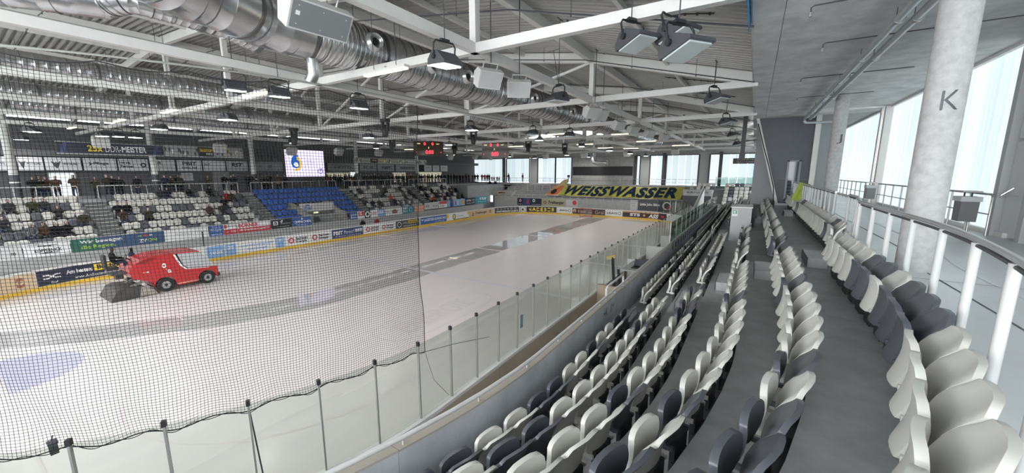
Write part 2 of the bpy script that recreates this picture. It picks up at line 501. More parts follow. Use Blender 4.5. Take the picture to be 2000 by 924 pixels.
def bmap(sl, inw): return lambda x, y: bpt(sl - x, y, inw)
ADZ0, ADZ1 = 0.24, 1.08
def board_ad(u0, u1, bg, items, name='advertising_panel'):
    """items: (kind, ..., x0, x1, y0, y1) in fractions of the panel"""
    sl, sr = s_of_u(u0), s_of_u(u1); W = sl - sr; Hh = ADZ1 - ADZ0
    mb = strip(sr + .01, sl - .01, ADZ0, ADZ1, 0.002, 0.016)
    o = mb.build(name, bg, boards)
    decorate(o, lambda d: bmap(sl, d), W, ADZ0, Hh, items, 0.020)
    return o
def decorate(o, fm, W, z0, Hh, items, d0):
    for k, it in enumerate(items):
        d = d0 + 0.004 * k
        f = fm(d)
        if it[0] == 't':
            _, s, m, x0, x1, y0, y1 = it[:7]; kw = it[7] if len(it) > 7 else {}
            text_part(s, m, o, f, x0 * W, x1 * W, z0 + y0 * Hh, z0 + y1 * Hh, **kw)
        elif it[0] == 'r':
            _, m, x0, x1, y0, y1 = it
            flat_part('printed_field', patch(MB(), f, x0 * W, x1 * W, z0 + y0 * Hh, z0 + y1 * Hh, max(1, int((x1 - x0) * W / .6))), m, o)
        elif it[0] == 'o':
            _, m, cx, cy, r, r0 = it      # r as a fraction of the height
            flat_part('emblem', disc(MB(), f, cx * W, z0 + cy * Hh, r * Hh, r * Hh, 20, r0), m, o)
        elif it[0] == 'p':
            _, m, pl = it
            q = MB(); q.add([f(x * W, z0 + y * Hh) for x, y in pl], [tuple(range(len(pl)))]); flat_part('emblem', q, m, o)
B = dict(bold=0.03)
WH = pm(.86, .86, .85); BK = pm(.02, .02, .025); NV = pm(.025, .03, .055); BE = pm(.68, .52, .34); RD = pm(.62, .05, .07); YL = pm(.82, .58, .05)
BL = pm(.05, .14, .42); LB = pm(.25, .45, .75); GR = pm(.42, .42, .43); BR = pm(.35, .13, .08); DB = pm(.06, .08, .2); TE = pm(.03, .28, .36); DG = pm(.07, .075, .085); GN = pm(.35, .55, .08)
energie = lambda x: [('o', RD, x + .1, .5, .3, .55), ('t', 'Sachsen', BK, x + .19, x + .44, .52, .80, B), ('t', 'Energie', BK, x + .19, x + .42, .16, .46, B)]
board_ad(-60, 70, BE, [('o', BR, .75, .5, .32, .5), ('t', 'F', BR, .72, .78, .35, .65), ('o', BR, .3, .5, .32, .5)])
board_ad(72, 252, NV, [('t', 'DACIA', WH, .05, .22, .08, .22, B), ('p', WH, [(.06, .62), (.11, .62), (.13, .55), (.11, .48), (.06, .48), (.06, .4), (.12, .4), (.15, .5), (.15, .6), (.12, .7), (.06, .7)]),
    ('p', WH, [(.24, .62), (.19, .62), (.17, .55), (.19, .48), (.24, .48), (.24, .4), (.18, .4), (.155, .5), (.155, .6), (.18, .7), (.24, .7)]),
    ('t', 'Am besten:', WH, .30, .58, .5, .8, B), ('r', YL, .6, .99, .46, .92), ('t', 'Büchner', BK, .63, .96, .55, .86, dict(bold=.05)), ('t', 'www.AmBestenBuechner.de', WH, .38, .95, .12, .32)])
board_ad(256, 402, WH, [('t', 'Kompetenz', BL, .2, .8, .3, .7, B)])
board_ad(404, 438, LB, [('t', 'LANDER', WH, .2, .9, .3, .6, B)])
board_ad(440, 461, LB, [('t', 'GMB', WH, .15, .75, .55, .85, B)])
board_ad(463, 537, WH, [('t', 'Unternehmensgruppe', LB, .05, .95, .52, .8, B), ('t', 'Schlesinger', LB, .25, .8, .15, .42, B)])
board_ad(539, 555, LB, [('t', 'GMB', WH, .2, .8, .6, .85, B)])
board_ad(557, 646, WH, energie(.02) + energie(.52))
board_ad(648, 709, DB, [('t', 'PBIT', WH, .05, .33, .38, .78, dict(bold=.05)), ('t', 'Power!', WH, .38, .68, .4, .75), ('r', WH, .72, .97, .45, .78), ('t', 'SYSTEME', DB, .74, .95, .52, .7), ('t', 'IT Service und Beratung', WH, .1, .9, .1, .24)])
board_ad(711, 771, WH, energie(.02) + energie(.52))
board_ad(773, 819, DG, [('o', WH, .14, .5, .36, .8), ('r', YL, .5, .95, .5, .92), ('t', 'Büchner', BK, .54, .92, .58, .85, B), ('t', 'Autohaus', WH, .27, .48, .55, .8), ('t', 'www.buechner.de', WH, .3, .85, .15, .35)])
board_ad(821, 872, BL, [('t', 'LAUSITZER RUNDSCHAU', WH, .14, .97, .42, .8, B), ('p', WH, [(.02, .8), (.07, .5), (.12, .8), (.07, .7)]), ('t', 'lr-online.de', WH, .55, .9, .12, .28)])
board_ad(874, 915, WH, [('o', YL, .0, .7, .28, 0), ('o', BK, .3, .5, .4, .7), ('o', YL, .3, .5, .22, 0), ('t', 'energie', BK, .45, .75, .4, .6), ('r', BK, .25, 1, 0.0, .08), ('o', YL, .97, .75, .25, 0)])
board_ad(916, 965, BE, [('t', 'Freiberger', BK, .26, .72, .28, .72, B), ('o', BR, .15, .4, .28, .4), ('o', BR, .85, .5, .28, .4)])
board_ad(966, 1014, DG, [('t', 'SPORT-VISION', GR, .08, .97, .55, .9, B), ('t', 'SPORTVERBAND LAUSITZ', WH, .08, .97, .12, .42, B)])
board_ad(1015, 1027, GR, [('o', WH, .5, .5, .4, .7), ('p', DG, [(.3, .3), (.7, .3), (.5, .75)])])
board_ad(1028, 1087, BK, [('t', 'NADEBOR', YL, .04, .96, .12, .86, dict(bold=.06))])
board_ad(1088, 1117, WH, [('t', 'LEAG', BK, .08, .7, .35, .65, B), ('o', BK, .85, .5, .27, .75)])
board_ad(1118, 1182, pm(.07, .03, .03), [('t', 'Ritter', BE, .18, .42, .22, .75), ('t', 'des', BE, .5, .6, .2, .5), ('t', 'Gral', BE, .7, .96, .18, .8), ('o', BE, .07, .55, .33, 0), ('p', BR, [(.05, .2), (.09, .2), (.09, .6), (.05, .6)])])
board_ad(1183, 1215, WH, [('t', 'LEAG', BK, .08, .7, .35, .65, B), ('o', BK, .85, .5, .27, .75)])
board_ad(1216, 1302, pm(.05, .03, .04), [('r', pm(.75, .42, .2), 0, .8, .8, 1), ('t', 'www.ass-athletic.de', pm(.5, .2, .1), .05, .75, .84, .96), ('t', 'STS', WH, .16, .38, .2, .7, dict(bold=.06)), ('o', pm(.8, .4, .1), .47, .42, .2, 0), ('t', 'ASS', WH, .56, .8, .08, .72, dict(bold=.05, shear=.2)), ('t', 'Athletic', pm(.8, .35, .1), .53, .66, .02, .18), ('p', RD, [(.9, .25), (.95, .6), (.92, .68), (.9, .6), (.88, .68), (.85, .6)])])

# --- rink glass on the near side: posts a metre apart, one pane between two posts
S_GL0 = -SLEN[7] * 0.98
post_s = []
s = S_GL0
while s < SLEN[0] + SLEN[1] * 0.75:
    post_s.append(s); s += 1.0
guard = thing('rink_glass_guard', 'clear glass panes between slim aluminium posts on top of boards', 'glass guard', (XR, 20, 1.18))
GT = 2.9
for i, s in enumerate(post_s):
    x, y, nx, ny = bpath(s); rz = math.atan2(ny, nx)
    MB().box((x - nx * .05, y - ny * .05, (1.19 + GT) / 2), (0.05, 0.028, GT - 1.19), rz).build('post', M_ALU, guard)
    MB().box((x - nx * .05, y - ny * .05, GT + .02), (0.065, 0.055, 0.09), rz).build('post_cap', M_BLACK, guard)
    if i + 1 < len(post_s):
        fr = [(lambda ss: (lambda p: bpt(ss, p[1], p[0])))(s + .02 + (post_s[i + 1] - s - .04) * j / 2) for j in range(3)]
        MB().sweep([(-.056, 1.185), (-.044, 1.185), (-.044, GT), (-.056, GT)], fr).build('glass_pane', M_GLASS, guard)
# notice stuck on one pane
mb = MB(); f = bmap(SLEN[0], 0.0)
nb = MB().box((XR + .035, 9.62, 1.95), (.006, .16, .42)).build('notice', mat('pale_blue_paper', (.52, .62, .72), .5), guard)
for k in range(3): MB().box((XR + .031, 9.62, 1.86 + .1 * k), (.004, .1, .03)).build('print_line', BL, nb)

# --- protective net along the near corner
def net():
    s1 = -0.15; cell = 0.044; ncol = 272; zt, zb = 7.78, 2.72
    nrow = int((zt - zb) / cell)
    def pt(i, j):
        s = s1 - i * cell
        fr = j / nrow
        z = zt + (zb - zt) * fr + .2 * (i / ncol) * (1 - fr)
        sag = 0.06 * abs(math.sin(PI * i / 20.0)) * max(0, 1 - j / 16.0)
        low = 0.055 * math.sin(PI * i / 19.0) ** 2 * max(0, (fr - .86) / .14)
        dep = 0.05 * math.sin(i * .09 + .5) * math.sin(fr * 3) + 0.02 * math.sin(i * .31 + j * .11)
        if i < 34: z -= 0.14 * fr ** 6 * (1 - i / 34.0)
        x, y, nx, ny = bpath(s + 0.012 * math.sin(j * .21 + i * .13) - (0.12 * (1 - i / 60.0) * math.sin(fr * PI) * .6 if i < 60 else 0))
        o = 0.02 + dep + .06 * fr
        return (x - nx * (-o), y - ny * (-o), z - sag + low)
    P = [[pt(i, j) for j in range(nrow + 1)] for i in range(ncol + 1)]
    vs = []; fs = []
    r = 0.0028
    def strand(pts, thick=r):
        pts = [Vector(p) for p in pts]; base = len(vs)
        for q, p in enumerate(pts):
            t = (pts[min(q + 1, len(pts) - 1)] - pts[max(q - 1, 0)]).normalized()
            ref = Vector((0, 0, 1)) if abs(t.z) < .8 else Vector((.3, .9, 0))
            a = t.cross(ref).normalized(); b = t.cross(a)
            for k in range(3):
                an = 2 * PI * k / 3 + .3
                vs.append(tuple(p + a * thick * math.cos(an) + b * thick * math.sin(an)))
        for q in range(len(pts) - 1):
            for k in range(3):
                fs.append((base + q * 3 + k, base + q * 3 + (k + 1) % 3, base + q * 3 + 3 + (k + 1) % 3, base + q * 3 + 3 + k))
    for i in range(ncol + 1): strand(P[i][::1])
    for j in range(1, nrow): strand([P[i][j] for i in range(ncol + 1)])
    t = thing('protective_net', 'black knotted protective net hanging above the curved rink glass', 'net', P[0][nrow])
    mb = MB(); mb.v = vs; mb.f = fs
    off = OFF[t.name]
    me = bpy.data.meshes.new('netting'); me.from_pydata([(a - off[0], b - off[1], c - off[2]) for a, b, c in vs], [], fs); me.materials.append(M_TAPE)
    o = bpy.data.objects.new('netting', me); COL.objects.link(o); o.parent = t
    mb = MB(); mb.tube([P[i][0] for i in range(ncol + 1)], .008, 5); mb.build('top_rope', M_TAPE, t)
    mb = MB(); mb.tube([P[i][nrow] for i in range(ncol + 1)], .009, 5); mb.tube([(p[0], p[1], p[2] - .05 - .03 * math.sin(k * .6)) for k, p in enumerate(P[i][nrow - 1] for i in range(ncol + 1))], .006, 5); mb.build('bottom_rope', M_TAPE, t)
    mb = MB(); mb.tube([P[0][j] for j in range(nrow + 1)], .009, 5); mb.build('edge_rope', M_TAPE, t)
    cab = [bpt(s1 + 3.2 - i * cell * 4, 7.84 + .2 * max(0, i * 4 - 60) / ncol, .02) for i in range(ncol // 4 + 16)]
    mb = MB(); mb.tube(cab, .014, 6); mb.build('suspension_cable', M_ALU, t)
    x, y, z = P[0][nrow]
    mb = MB(); mb.tube([(x, y, z), (XR + .1, 6.35, 2.52), (XR + .05, 7.9, 2.1)], .006, 4); mb.tube([(x, y, z), (XR + .05, 5.75, 1.9), (XR + .03, 6.25, 1.25)], .004, 4)
    mb.build('tie_cord', M_TAPE, t)
    MB().cyl(on_z(484, 786, 2.84), on_z(518, 946, 1.25), .012, 6).build('brace_rod', M_DARK, t)
    a_, b_, c_ = on_z(104, 874, 2.70)
    bx_ = thing('net_anchor_box', 'small grey box hanging at the lower edge of the protective net', 'box', (a_, b_, 2.6))
    MB().box((a_, b_, 2.69), (.11, .08, .15)).build('case', mat('grey_plastic_box', (.12, .13, .13), .5), bx_)
    MB().box((a_, b_, 2.78), (.13, .1, .025)).build('lid', M_DARK, bx_)
    MB().cyl((a_ - .04, b_, 2.79), (a_ - .04, b_ + .02, 2.86), .008, 5).build('hook', M_BLACK, bx_)
net()
# ================================================================== NEAR GRANDSTAND
ZC = 4.87                                   # concourse level
ROWX = [-2.24, -1.54, -0.82, -0.07, 0.69, 1.51]     # line of the seat backs, lowest row first
ROWR = [11.3, 12.0, 12.7, 13.4, 14.2, 15.0]
ROWY = [5.6, 5.8, 6.0, 6.2, 6.4, 6.5]
ROWZ = [2.48 + 0.40 * i for i in range(6)]
EDGX = [-2.82] + [0.5 * 0 + x + 0.07 for x in ROWX]   # front edge of tread i; last one is the concourse edge
EDGR = [11.4] + ROWR
EDGY = [5.5] + ROWY
def arcx(X0, R, Yc, Y):
    if Y >= Yc: return X0
    d = min(Yc - Y, R * .98)
    return X0 - (R - math.sqrt(R * R - d * d))
def edge(i, Y):
    x = arcx(EDGX[i], EDGR[i], EDGY[i], Y)
    if i == 6: x += 0.30 * min(1, max(0, (Y - 9.6) / 2.0))
    return x
def rowx(i, Y):
    x = arcx(ROWX[i], ROWR[i], ROWY[i], Y)
    if i == 5: x += 0.30 * min(1, max(0, (Y - 9.6) / 2.0))
    return x
stand = thing('grandstand_terrace', 'grey concrete seating terrace stepping down towards the rink', 'terrace', (0, 8, 0), kind='structure')
joints = [-4.0, 1.6, 7.5, 13.2, 18.9, 24.6, 30.3, 36.0, 41.7, 47.4]
for i in range(6):
    for a, b in zip(joints, joints[1:]):
        k = 8 if a < 8 else 2
        ys = [a + .006 + (b - a - .012) * j / k for j in range(k + 1)]
        vs = []; fs = []
        zt = ROWZ[i]; zb = zt - 0.42
        for y in ys:
            x0, x1 = edge(i, y), edge(i + 1, y) + .02
            vs += [(x0, y, zb), (x1, y, zb), (x1, y, zt), (x0, y, zt)]
        m_ = MB(); q = len(ys)
        for j in range(q - 1):
            for c in range(4): fs.append((4 * j + c, 4 * j + (c + 1) % 4, 4 * j + 4 + (c + 1) % 4, 4 * j + 4 + c))
        fs += [(0, 1, 2, 3), tuple(4 * (q - 1) + c for c in range(4))]
        m_.add(vs, fs); m_.build('tread_slab', M_TREAD, stand)
# solid core under the slabs so no light leaks through the joints
core = MB()
for i in range(6):
    ys = [-4 + 51.3 * j / 40 for j in range(41)]
    vs = []; fs = []
    for y in ys: vs += [(edge(i, y) + .01, y, -.05), (edge(i + 1, y) + .02, y, -.05), (edge(i + 1, y) + .02, y, ROWZ[i] - .43), (edge(i, y) + .01, y, ROWZ[i] - .43)]
    for j in range(40):
        for c in range(4): fs.append((4 * j + c, 4 * j + (c + 1) % 4, 4 * j + 4 + (c + 1) % 4, 4 * j + 4 + c))
    core.add(vs, fs)
core.build('substructure', M_RISER, stand)
# concourse floor
ys = [-7 + 73.0 * j / 90 for j in range(91)]
vs = []; fs = []
for y in ys: vs += [(edge(6, max(y, -4)), y, ZC), (6.3, y, ZC), (edge(6, max(y, -4)), y, ZC - .42)]
for j in range(90): fs += [(3 * j, 3 * j + 1, 3 * j + 4, 3 * j + 3), (3 * j, 3 * j + 3, 3 * j + 5, 3 * j + 2)]
mb = MB(); mb.add(vs, fs)
M_CFLOOR = mat('sealed_screed_floor', (0.68, 0.695, 0.70), 0.3, var=0.05, scale=1.2)
cf = tag(mb.build('floor_concourse', M_CFLOOR), 'pale grey sealed concourse floor behind the top seats', 'floor', kind='structure')
M_JOINT = mat('dark_floor_joint', (.12, .12, .12), .8); M_FLINE = mat('white_floor_line', (.75, .76, .76), .4)
fm = lambda x, y: (x, y, ZC + .004)
jb = MB(); vs = []; k = 40
for j in range(k + 1):
    y = 0 + 20.0 * j / k; x = edge(6, y) + .95
    vs += [(x - .012, y, ZC + .004), (x + .012, y, ZC + .004)]
jb.add(vs, [(2 * j, 2 * j + 1, 2 * j + 3, 2 * j + 2) for j in range(k)]); flat_part('floor_joint', jb, M_JOINT, cf)
jb = MB(); vs = []
for j in range(k + 1):
    y = 0 + 22.0 * j / k; x = edge(6, y) + 1.55
    vs += [(x - .03, y, ZC + .004), (x + .03, y, ZC + .004)]
jb.add(vs, [(2 * j, 2 * j + 1, 2 * j + 3, 2 * j + 2) for j in range(k)]); flat_part('painted_line', jb, M_FLINE, cf)
for y in (8.2, 16.4, 24.6): flat_part('floor_joint', patch(MB(), fm, 1.9, 5.3, y, y + .015), M_JOINT, cf)
text_part('Bitte', M_FLINE, cf, lambda a, b: (b, a, ZC + .005), 3.4, 3.9, 2.86, 2.68, name='floor_lettering')
text_part('freihalten', M_FLINE, cf, lambda a, b: (b, a, ZC + .005), 3.3, 4.0, 2.62, 2.44, name='floor_lettering')

# half-height step blocks in the stairway aisles
AIS = [(9.75, 10.95), (21.6, 22.8), (33.4, 34.6)]
blk = 0
for k, (a, b) in enumerate(AIS):
    for i in range(6):
        sh = (-.5 if i < 3 else .35) if k == 0 else 0
        x1 = edge(i + 1, (a + b) / 2)
        o = tag(MB().box((x1 - .40, (a + b) / 2 + sh, ROWZ[i] + .1), (.34, b - a - .1, .2)).build('step_block', M_STEP, loc=(x1 - .40, (a + b) / 2 + sh, ROWZ[i])),
            'grey half-height step block in stairway of the near terrace, row %s' % ['one by the parapet', 'two', 'three', 'four', 'five', 'six below the railing'][i], 'step', 'step blocks of the near stairways')
        MB().box((x1 - .575, (a + b) / 2 + sh, ROWZ[i] + .1), (.012, b - a - .08, .21)).build('nosing', M_DARK, o)

# --- tip-up seat
def shell(w_, z0, z1, fx, th, topround, nu=8, nv=7):
    """closed curved shell; fx(t, q) gives the forward/back position for t in -1..1 across and q in 0..1 up"""
    vs = []; fs = []
    ts = [-1, -.94, -.80, -.45, 0, .45, .80, .94, 1] if nu == 8 else [-1 + 2 * i / nu for i in range(nu + 1)]
    qs = [0, .2, .4, .6, .76, .88, .95, 1] if nv == 7 else [j / nv for j in range(nv + 1)]
    for side in (0, 1):
        for j in range(nv + 1):
            q = qs[j]
            for i in range(nu + 1):
                t = ts[i]
                ww = w_ * (0.74 + 0.26 * min(1, q * 2.0) ** .7) * (1 - .05 * max(0, q - .7) / .3)
                z = z0 + (z1 - z0) * q - topround * (max(0, abs(t) - .6) / .4) ** 2 * q ** 4
                vs.append((fx(t, q) + (th if side else 0), t * ww / 2, z))
    W = nu + 1; Nn = W * (nv + 1)
    for j in range(nv):
        for i in range(nu):
            a = j * W + i
            fs.append((a, a + 1, a + W + 1, a + W)); fs.append((Nn + a, Nn + a + W, Nn + a + W + 1, Nn + a + 1))
    rim = [i for i in range(W)] + [j * W + nu for j in range(1, nv + 1)] + [nv * W + i for i in range(nu - 1, -1, -1)] + [j * W for j in range(nv - 1, 0, -1)]
    for a, b in zip(rim, rim[1:] + rim[:1]): fs.append((a, b, Nn + b, Nn + a))
    return vs, fs
def back_fx(t, q): return -0.07 + 0.15 * q - 0.05 * math.sin(PI * min(1, q * 1.1)) - 0.045 * t * t + 0.018 * max(0, q - .84) / .16
def pan_fx(t, q): return -0.225 + 0.055 * q + 0.03 * math.sin(q * PI) - 0.025 * (1 - t * t)
def seat_meshes(m, tagname, lod=0):
    nu, nv = (8, 7) if lod == 0 else (4, 3)
    a = MB(); a.add(*shell(.518, .34, .85, back_fx, .04, .06, nu, nv))
    p = MB(); p.add(*shell(.45, .36, .76, pan_fx, .05, .05, nu, nv))
    if lod == 0:
        for s_ in (-1, 1):
            a.box((-.11, s_ * .20, .385), (.18, .03, .04))
    k = MB(); k.box((-.04, 0, .21), (.05, .30, .40)); k.box((.01, 0, .12), (.1, .34, .2))
    return [x.mesh(tagname + '_' + n_, mm, True) for x, n_, mm in ((a, 'backrest', m), (p, 'seat_pan', m), (k, 'bracket', M_BRK))]
SEATM = {'w': seat_meshes(M_SEATW, 'light'), 'd': seat_meshes(M_SEATD, 'dark')}
SEATB = {'w': seat_meshes(M_SEATW, 'light_small', 1), 'd': seat_meshes(M_SEATD, 'dark_small', 1), 'b': seat_meshes(M_SEATB, 'blue_small', 1)}
SEATO = {c: [SEATB[c][0], MB().box((-.24, 0, .40), (.40, .42, .045)).mesh('folded_down_pan', m), SEATB[c][2]] for c, m in (('w', M_SEATW), ('d', M_SEATD))}
def add_seat(name, meshes, loc, rz, label, group):
    t = thing(name, label, 'seat', loc, rz, group)
    for me, n_ in zip(meshes, ('backrest', 'seat_pan', 'bracket')): place(n_, me, t)
    return t
ROWN = ['front row above the concrete parapet', 'second row up from the parapet', 'third row up from the parapet', 'third row down from the railing', 'second row down from the railing', 'top row in front of the white railing']
far_mb = {'w': [MB(), MB(), MB()], 'd': [MB(), MB(), MB()]}
def merge(dst, meshes, loc, rz):
    ca, sa = math.cos(rz), math.sin(rz)
    for d, me in zip(dst, meshes):
        vs = [(loc[0] + v.co.x * ca - v.co.y * sa, loc[1] + v.co.x * sa + v.co.y * ca, loc[2] + v.co.z) for v in me.vertices]
        d.add(vs, [tuple(p.vertices) for p in me.polygons])
dark_runs = {0: [(4.3, 5.2), (2.1, 3.2)], 1: [(2.7, 3.6)], 2: [(6.8, 8.2), (4.0, 4.5)], 3: [(3.5, 3.9), (2.3, 2.7)], 4: [(3.6, 4.1), (2.4, 3.1), (1.6, 2.2), (6.8, 7.2)], 5: [(4.3, 5.7), (7.2, 7.6)]}
cand = []
for i in range(6):
    y = 1.0
    while y < 46:
        dx = rowx(i, y + .1) - rowx(i, y - .1)
        step = .53 * .2 / math.hypot(dx, .2)
        gap = False
        for k, (a, b) in enumerate(AIS):
            sh = (-.5 if i < 3 else .35) if k == 0 else 0
            if a + sh - .1 < y < b + sh + .1: gap = True
        if i == 5 and y > 26.9: gap = True
        if i in (2, 3) and 17.6 < y < 21.5: gap = True
        if not gap: cand.append((i, y))
        y += step
near = sorted(cand, key=lambda c: math.hypot(rowx(*c), c[1]))
NNEAR = 300
for n_, (i, y) in enumerate(near):
    x = rowx(i, y); dx = (rowx(i, y + .1) - rowx(i, y - .1)) / .2
    rz = -math.atan(dx)
    rnd = random.Random(i * 1000 + int(y * 10)).random()
    c = 'd' if any(a <= y <= b for a, b in dark_runs[i]) else ('d' if (y > 6 and rnd < .17) else 'w')
    if n_ < NNEAR:
        cn = 'charcoal' if c == 'd' else 'light grey'
        zone = 'curved end' if y < 9.3 else 'past first stairway'
        add_seat('tip_up_seat', SEATM[c], (x, y, ROWZ[i]), rz, '%s tip-up seat in %s, %s' % (cn, ROWN[i], zone), '%s tip-up seats, %s, %s' % (cn, ROWN[i], zone))
    else:
        merge(far_mb[c], SEATB[c], (x, y, ROWZ[i]), rz)
# --- remaining far seats of the near terrace, past the 300 built one by one
root = thing('distant_tip_up_seats', 'far run of light grey and charcoal tip-up seats along the terrace', 'seats', (0, 35, ROWZ[3]), kind='stuff')
for c, m in (('w', M_SEATW), ('d', M_SEATD)):
    for d, n_, mm in zip(far_mb[c], ('backrests', 'seat_pans', 'brackets'), (m, m, M_BRK)):
        if d.v: d.build(n_, mm, root, True)['kind'] = 'stuff'

# --- parapet with white handrail
par = thing('concrete_parapet', 'grey concrete parapet wall below the front row with white tube handrail', 'parapet', (-2.95, 10, ROWZ[0]))
def parx(Y): return arcx(-2.80, 11.4, 5.5, Y)
joint = [-3.5, 2.6, 7.0, 11.4, 15.8, 20.2, 24.6, 29.0, 33.4, 37.8, 42.0]
for a, b in zip(joint, joint[1:]):
    k = 8 if a < 6 else 1
    ys = [a + .004 + (b - a - .008) * j / k for j in range(k + 1)]
    fr = [(lambda y: (lambda p: (parx(y) + p[0], y, p[1])))(y) for y in ys]
    MB().sweep([(-.13, 0.0), (0, 0.0), (0, 3.34), (-.13, 3.34)], fr).build('wall_panel', mat('bluish_fair_faced_concrete', (.46, .48, .51), .65, var=.14, scale=2.2, bump=.1, bscale=30), par)
    MB().sweep([(-.15, 3.34), (.012, 3.34), (.012, 3.365), (-.15, 3.365)], fr).build('coping_strip', mat('sandy_coping', (.38, .345, .295), .7), par)
ys = [-3 + 44.5 * j / 70 for j in range(71)]
MB().tube([(parx(y) - .045, y, 3.455) for y in ys], .03, 10).build('handrail', M_WHITE, par, True)
y = 0.4
while y < 41:
    MB().box((parx(y) - .045, y, 3.40), (.02, .03, .08)).build('rail_bracket', M_WHITE, par); y += 1.15
hoop = [(parx(8.9) - .045, 8.9, 3.38), (parx(8.9) - .045, 8.9, 3.66), (parx(9) - .045, 8.98, 3.70), (parx(9) - .045, 10.25, 3.70), (parx(9) - .045, 10.33, 3.66), (parx(9) - .045, 10.33, 3.38)]
MB().tube(hoop, .028, 8).build('raised_rail', M_WHITE, par, True)
pm_ = lambda x, y: (parx(9) + .004, x, y)
for s_, a, b in (('+K', 8.62, 8.92), ('J+', 9.12, 9.42)):
    text_part(s_, BK, par, pm_, b, a, 3.0, 3.2, bold=.01) if False else text_part(s_, BK, par, lambda x, y: (-2.8 + .004, x, y), a, b, 2.98, 3.2, bold=.005)
# bench enclosure glass standing on the far part of the parapet
bg = thing('bench_glass_screen', 'greenish glass screens standing on the far parapet by the benches', 'glass screen', (-3.0, 26, 3.37))
M_GGL = glassmat('greenish_glass', (.70, .80, .77), .7)
y = 17.4
while y < 40:
    MB().box((-2.865, y + .75, 3.86), (.012, 1.46, .98)).build('glass_pane', M_GGL, bg)
    MB().box((-2.865, y, 3.86), (.03, .03, .98)).build('post', M_ALU, bg)
    for k in (.35, 1.1): MB().box((-2.785, y + k, 3.25), (.03, .16, .26)).build('clamp', M_DARK, bg)
    y += 1.5
# walkway between the boards and the parapet
mb = MB().box((-4.35, 19, .13), (2.5, 46, .1)); tag(mb.build('floor_walkway', M_CONCL), 'concrete walkway between boards and parapet', 'floor', kind='structure')
# concrete cross wall with the yellow lift truck arm and the benches beyond
cw = tag(MB().box((-4.28, 16.2, .84), (2.6, .2, 1.32)).build('cross_wall', M_BEIGE, loc=(-4.28, 16.2, .18)), 'low beige cross wall closing the walkway behind boards', 'partition')
bar_ = thing('barrier_arm', 'black and yellow barrier post leaning above the beige cross wall', 'barrier', (-4.9, 16.2, 1.5))
MB().bar((-4.85, 16.2, 1.5), (-5.05, 16.45, 2.75), .1).build('arm', M_BLACK, bar_)
MB().bar((-4.6, 16.2, 1.5), (-4.75, 16.4, 2.25), .09).build('arm', M_BLACK, bar_)
MB().bar((-5.3, 16.35, 2.70), (-4.95, 16.5, 2.80), .12, .15).build('head', mat('dull_yellow_paint', (.42, .33, .12), .6), bar_)
bench_root = thing('bench_wall', 'white partition boxes of the penalty and timekeeper benches', 'partition', (-4.3, 20.6, .18))
for y0, y1 in ((20.6, 20.72), (25.0, 25.12), (29.5, 29.62), (34.0, 34.12)):
    MB().box((-4.35, (y0 + y1) / 2, 1.0), (2.3, .12, 1.64)).build('partition', M_BOARD, bench_root)
for k, (y0, y1) in enumerate(((21.2, 24.6), (25.6, 29.0), (30.2, 33.6))):
    t = thing('players_bench', 'white slatted players bench behind the boards, %s partition' % ['before the first', 'between the middle', 'after the last'][k], 'bench', (-3.7, (y0 + y1) / 2, .18))
    for q in range(3): MB().box((-3.85 + q * .14, (y0 + y1) / 2, .66), (.11, y1 - y0, .04)).build('slat', M_WHITE, t)
    for yy in (y0 + .3, y1 - .3): MB().box((-3.7, yy, .41), (.36, .06, .46)).build('leg', M_ALU, t)
desk = thing('timekeeper_desk', 'white desk with black equipment beside the parapet glass', 'desk', (-4.1, 18.8, .18))
MB().box((-4.1, 18.8, 1.9), (1.8, 2.2, .06)).build('desk_top', M_WHITE, desk)
for dx, dy in ((-.8, -1), (.8, -1), (-.8, 1), (.8, 1)): MB().box((-4.1 + dx, 18.8 + dy, 1.02), (.06, .06, 1.7)).build('leg', M_ALU, desk)
lp = thing('laptop', 'black laptop open on the white desk by the boards', 'laptop', (-4.2, 18.4, 1.93))
MB().box((-4.2, 18.4, 1.945), (.9, .5, .03)).build('keyboard_base', M_BLACK, lp); MB().bar((-4.2, 18.65, 1.96), (-4.2, 18.82, 2.26), .9, .03).build('screen', M_DARK, lp)
eqc = tag(MB().box((-4.0, 19.45, 2.03), (.7, .35, .2)).build('control_unit', M_DARK, loc=(-4.0, 19.45, 1.93)), 'dark control unit standing on the white desk', 'control unit')
MB().box((-4.0, 19.27, 2.05), (.5, .01, .1)).build('display', WH, eqc)

# --- white railing along the concourse edge
def railing(name, label, ya, yb, step, zb=ZC, off=.36, xf=None, hoopend=True):
    t = thing(name, label, 'railing', (xf(ya), ya, zb))
    k = max(2, int((yb - ya) / .35))
    pts = [(xf(ya + (yb - ya) * j / k), ya + (yb - ya) * j / k) for j in range(k + 1)]
    MB().tube([(p[0], p[1], zb + 1.07) for p in pts], .027, 10).build('handrail', M_STEEL, t, True)
    MB().tube([(p[0], p[1], zb + 1.02) for p in pts], .016, 8).build('support_rail', M_DARK, t, True)
    n = max(1, round((yb - ya) / step))
    for j in range(n + 1):
        y = ya + (yb - ya) * j / n
        MB().cyl((xf(y), y, zb), (xf(y), y, zb + 1.04), .034, 12).build('post', M_WHITE, t, True)
    return t
railing('concourse_railing', 'white post railing with steel handrail curving behind the top seats', 0.9, 12.5, 1.0, xf=lambda y: edge(6, y) + .16)
railing('concourse_railing', 'white post railing with steel handrail ending at the dark panelled wall', 14.0, 27.6, .85, xf=lambda y: edge(6, y) + .10)
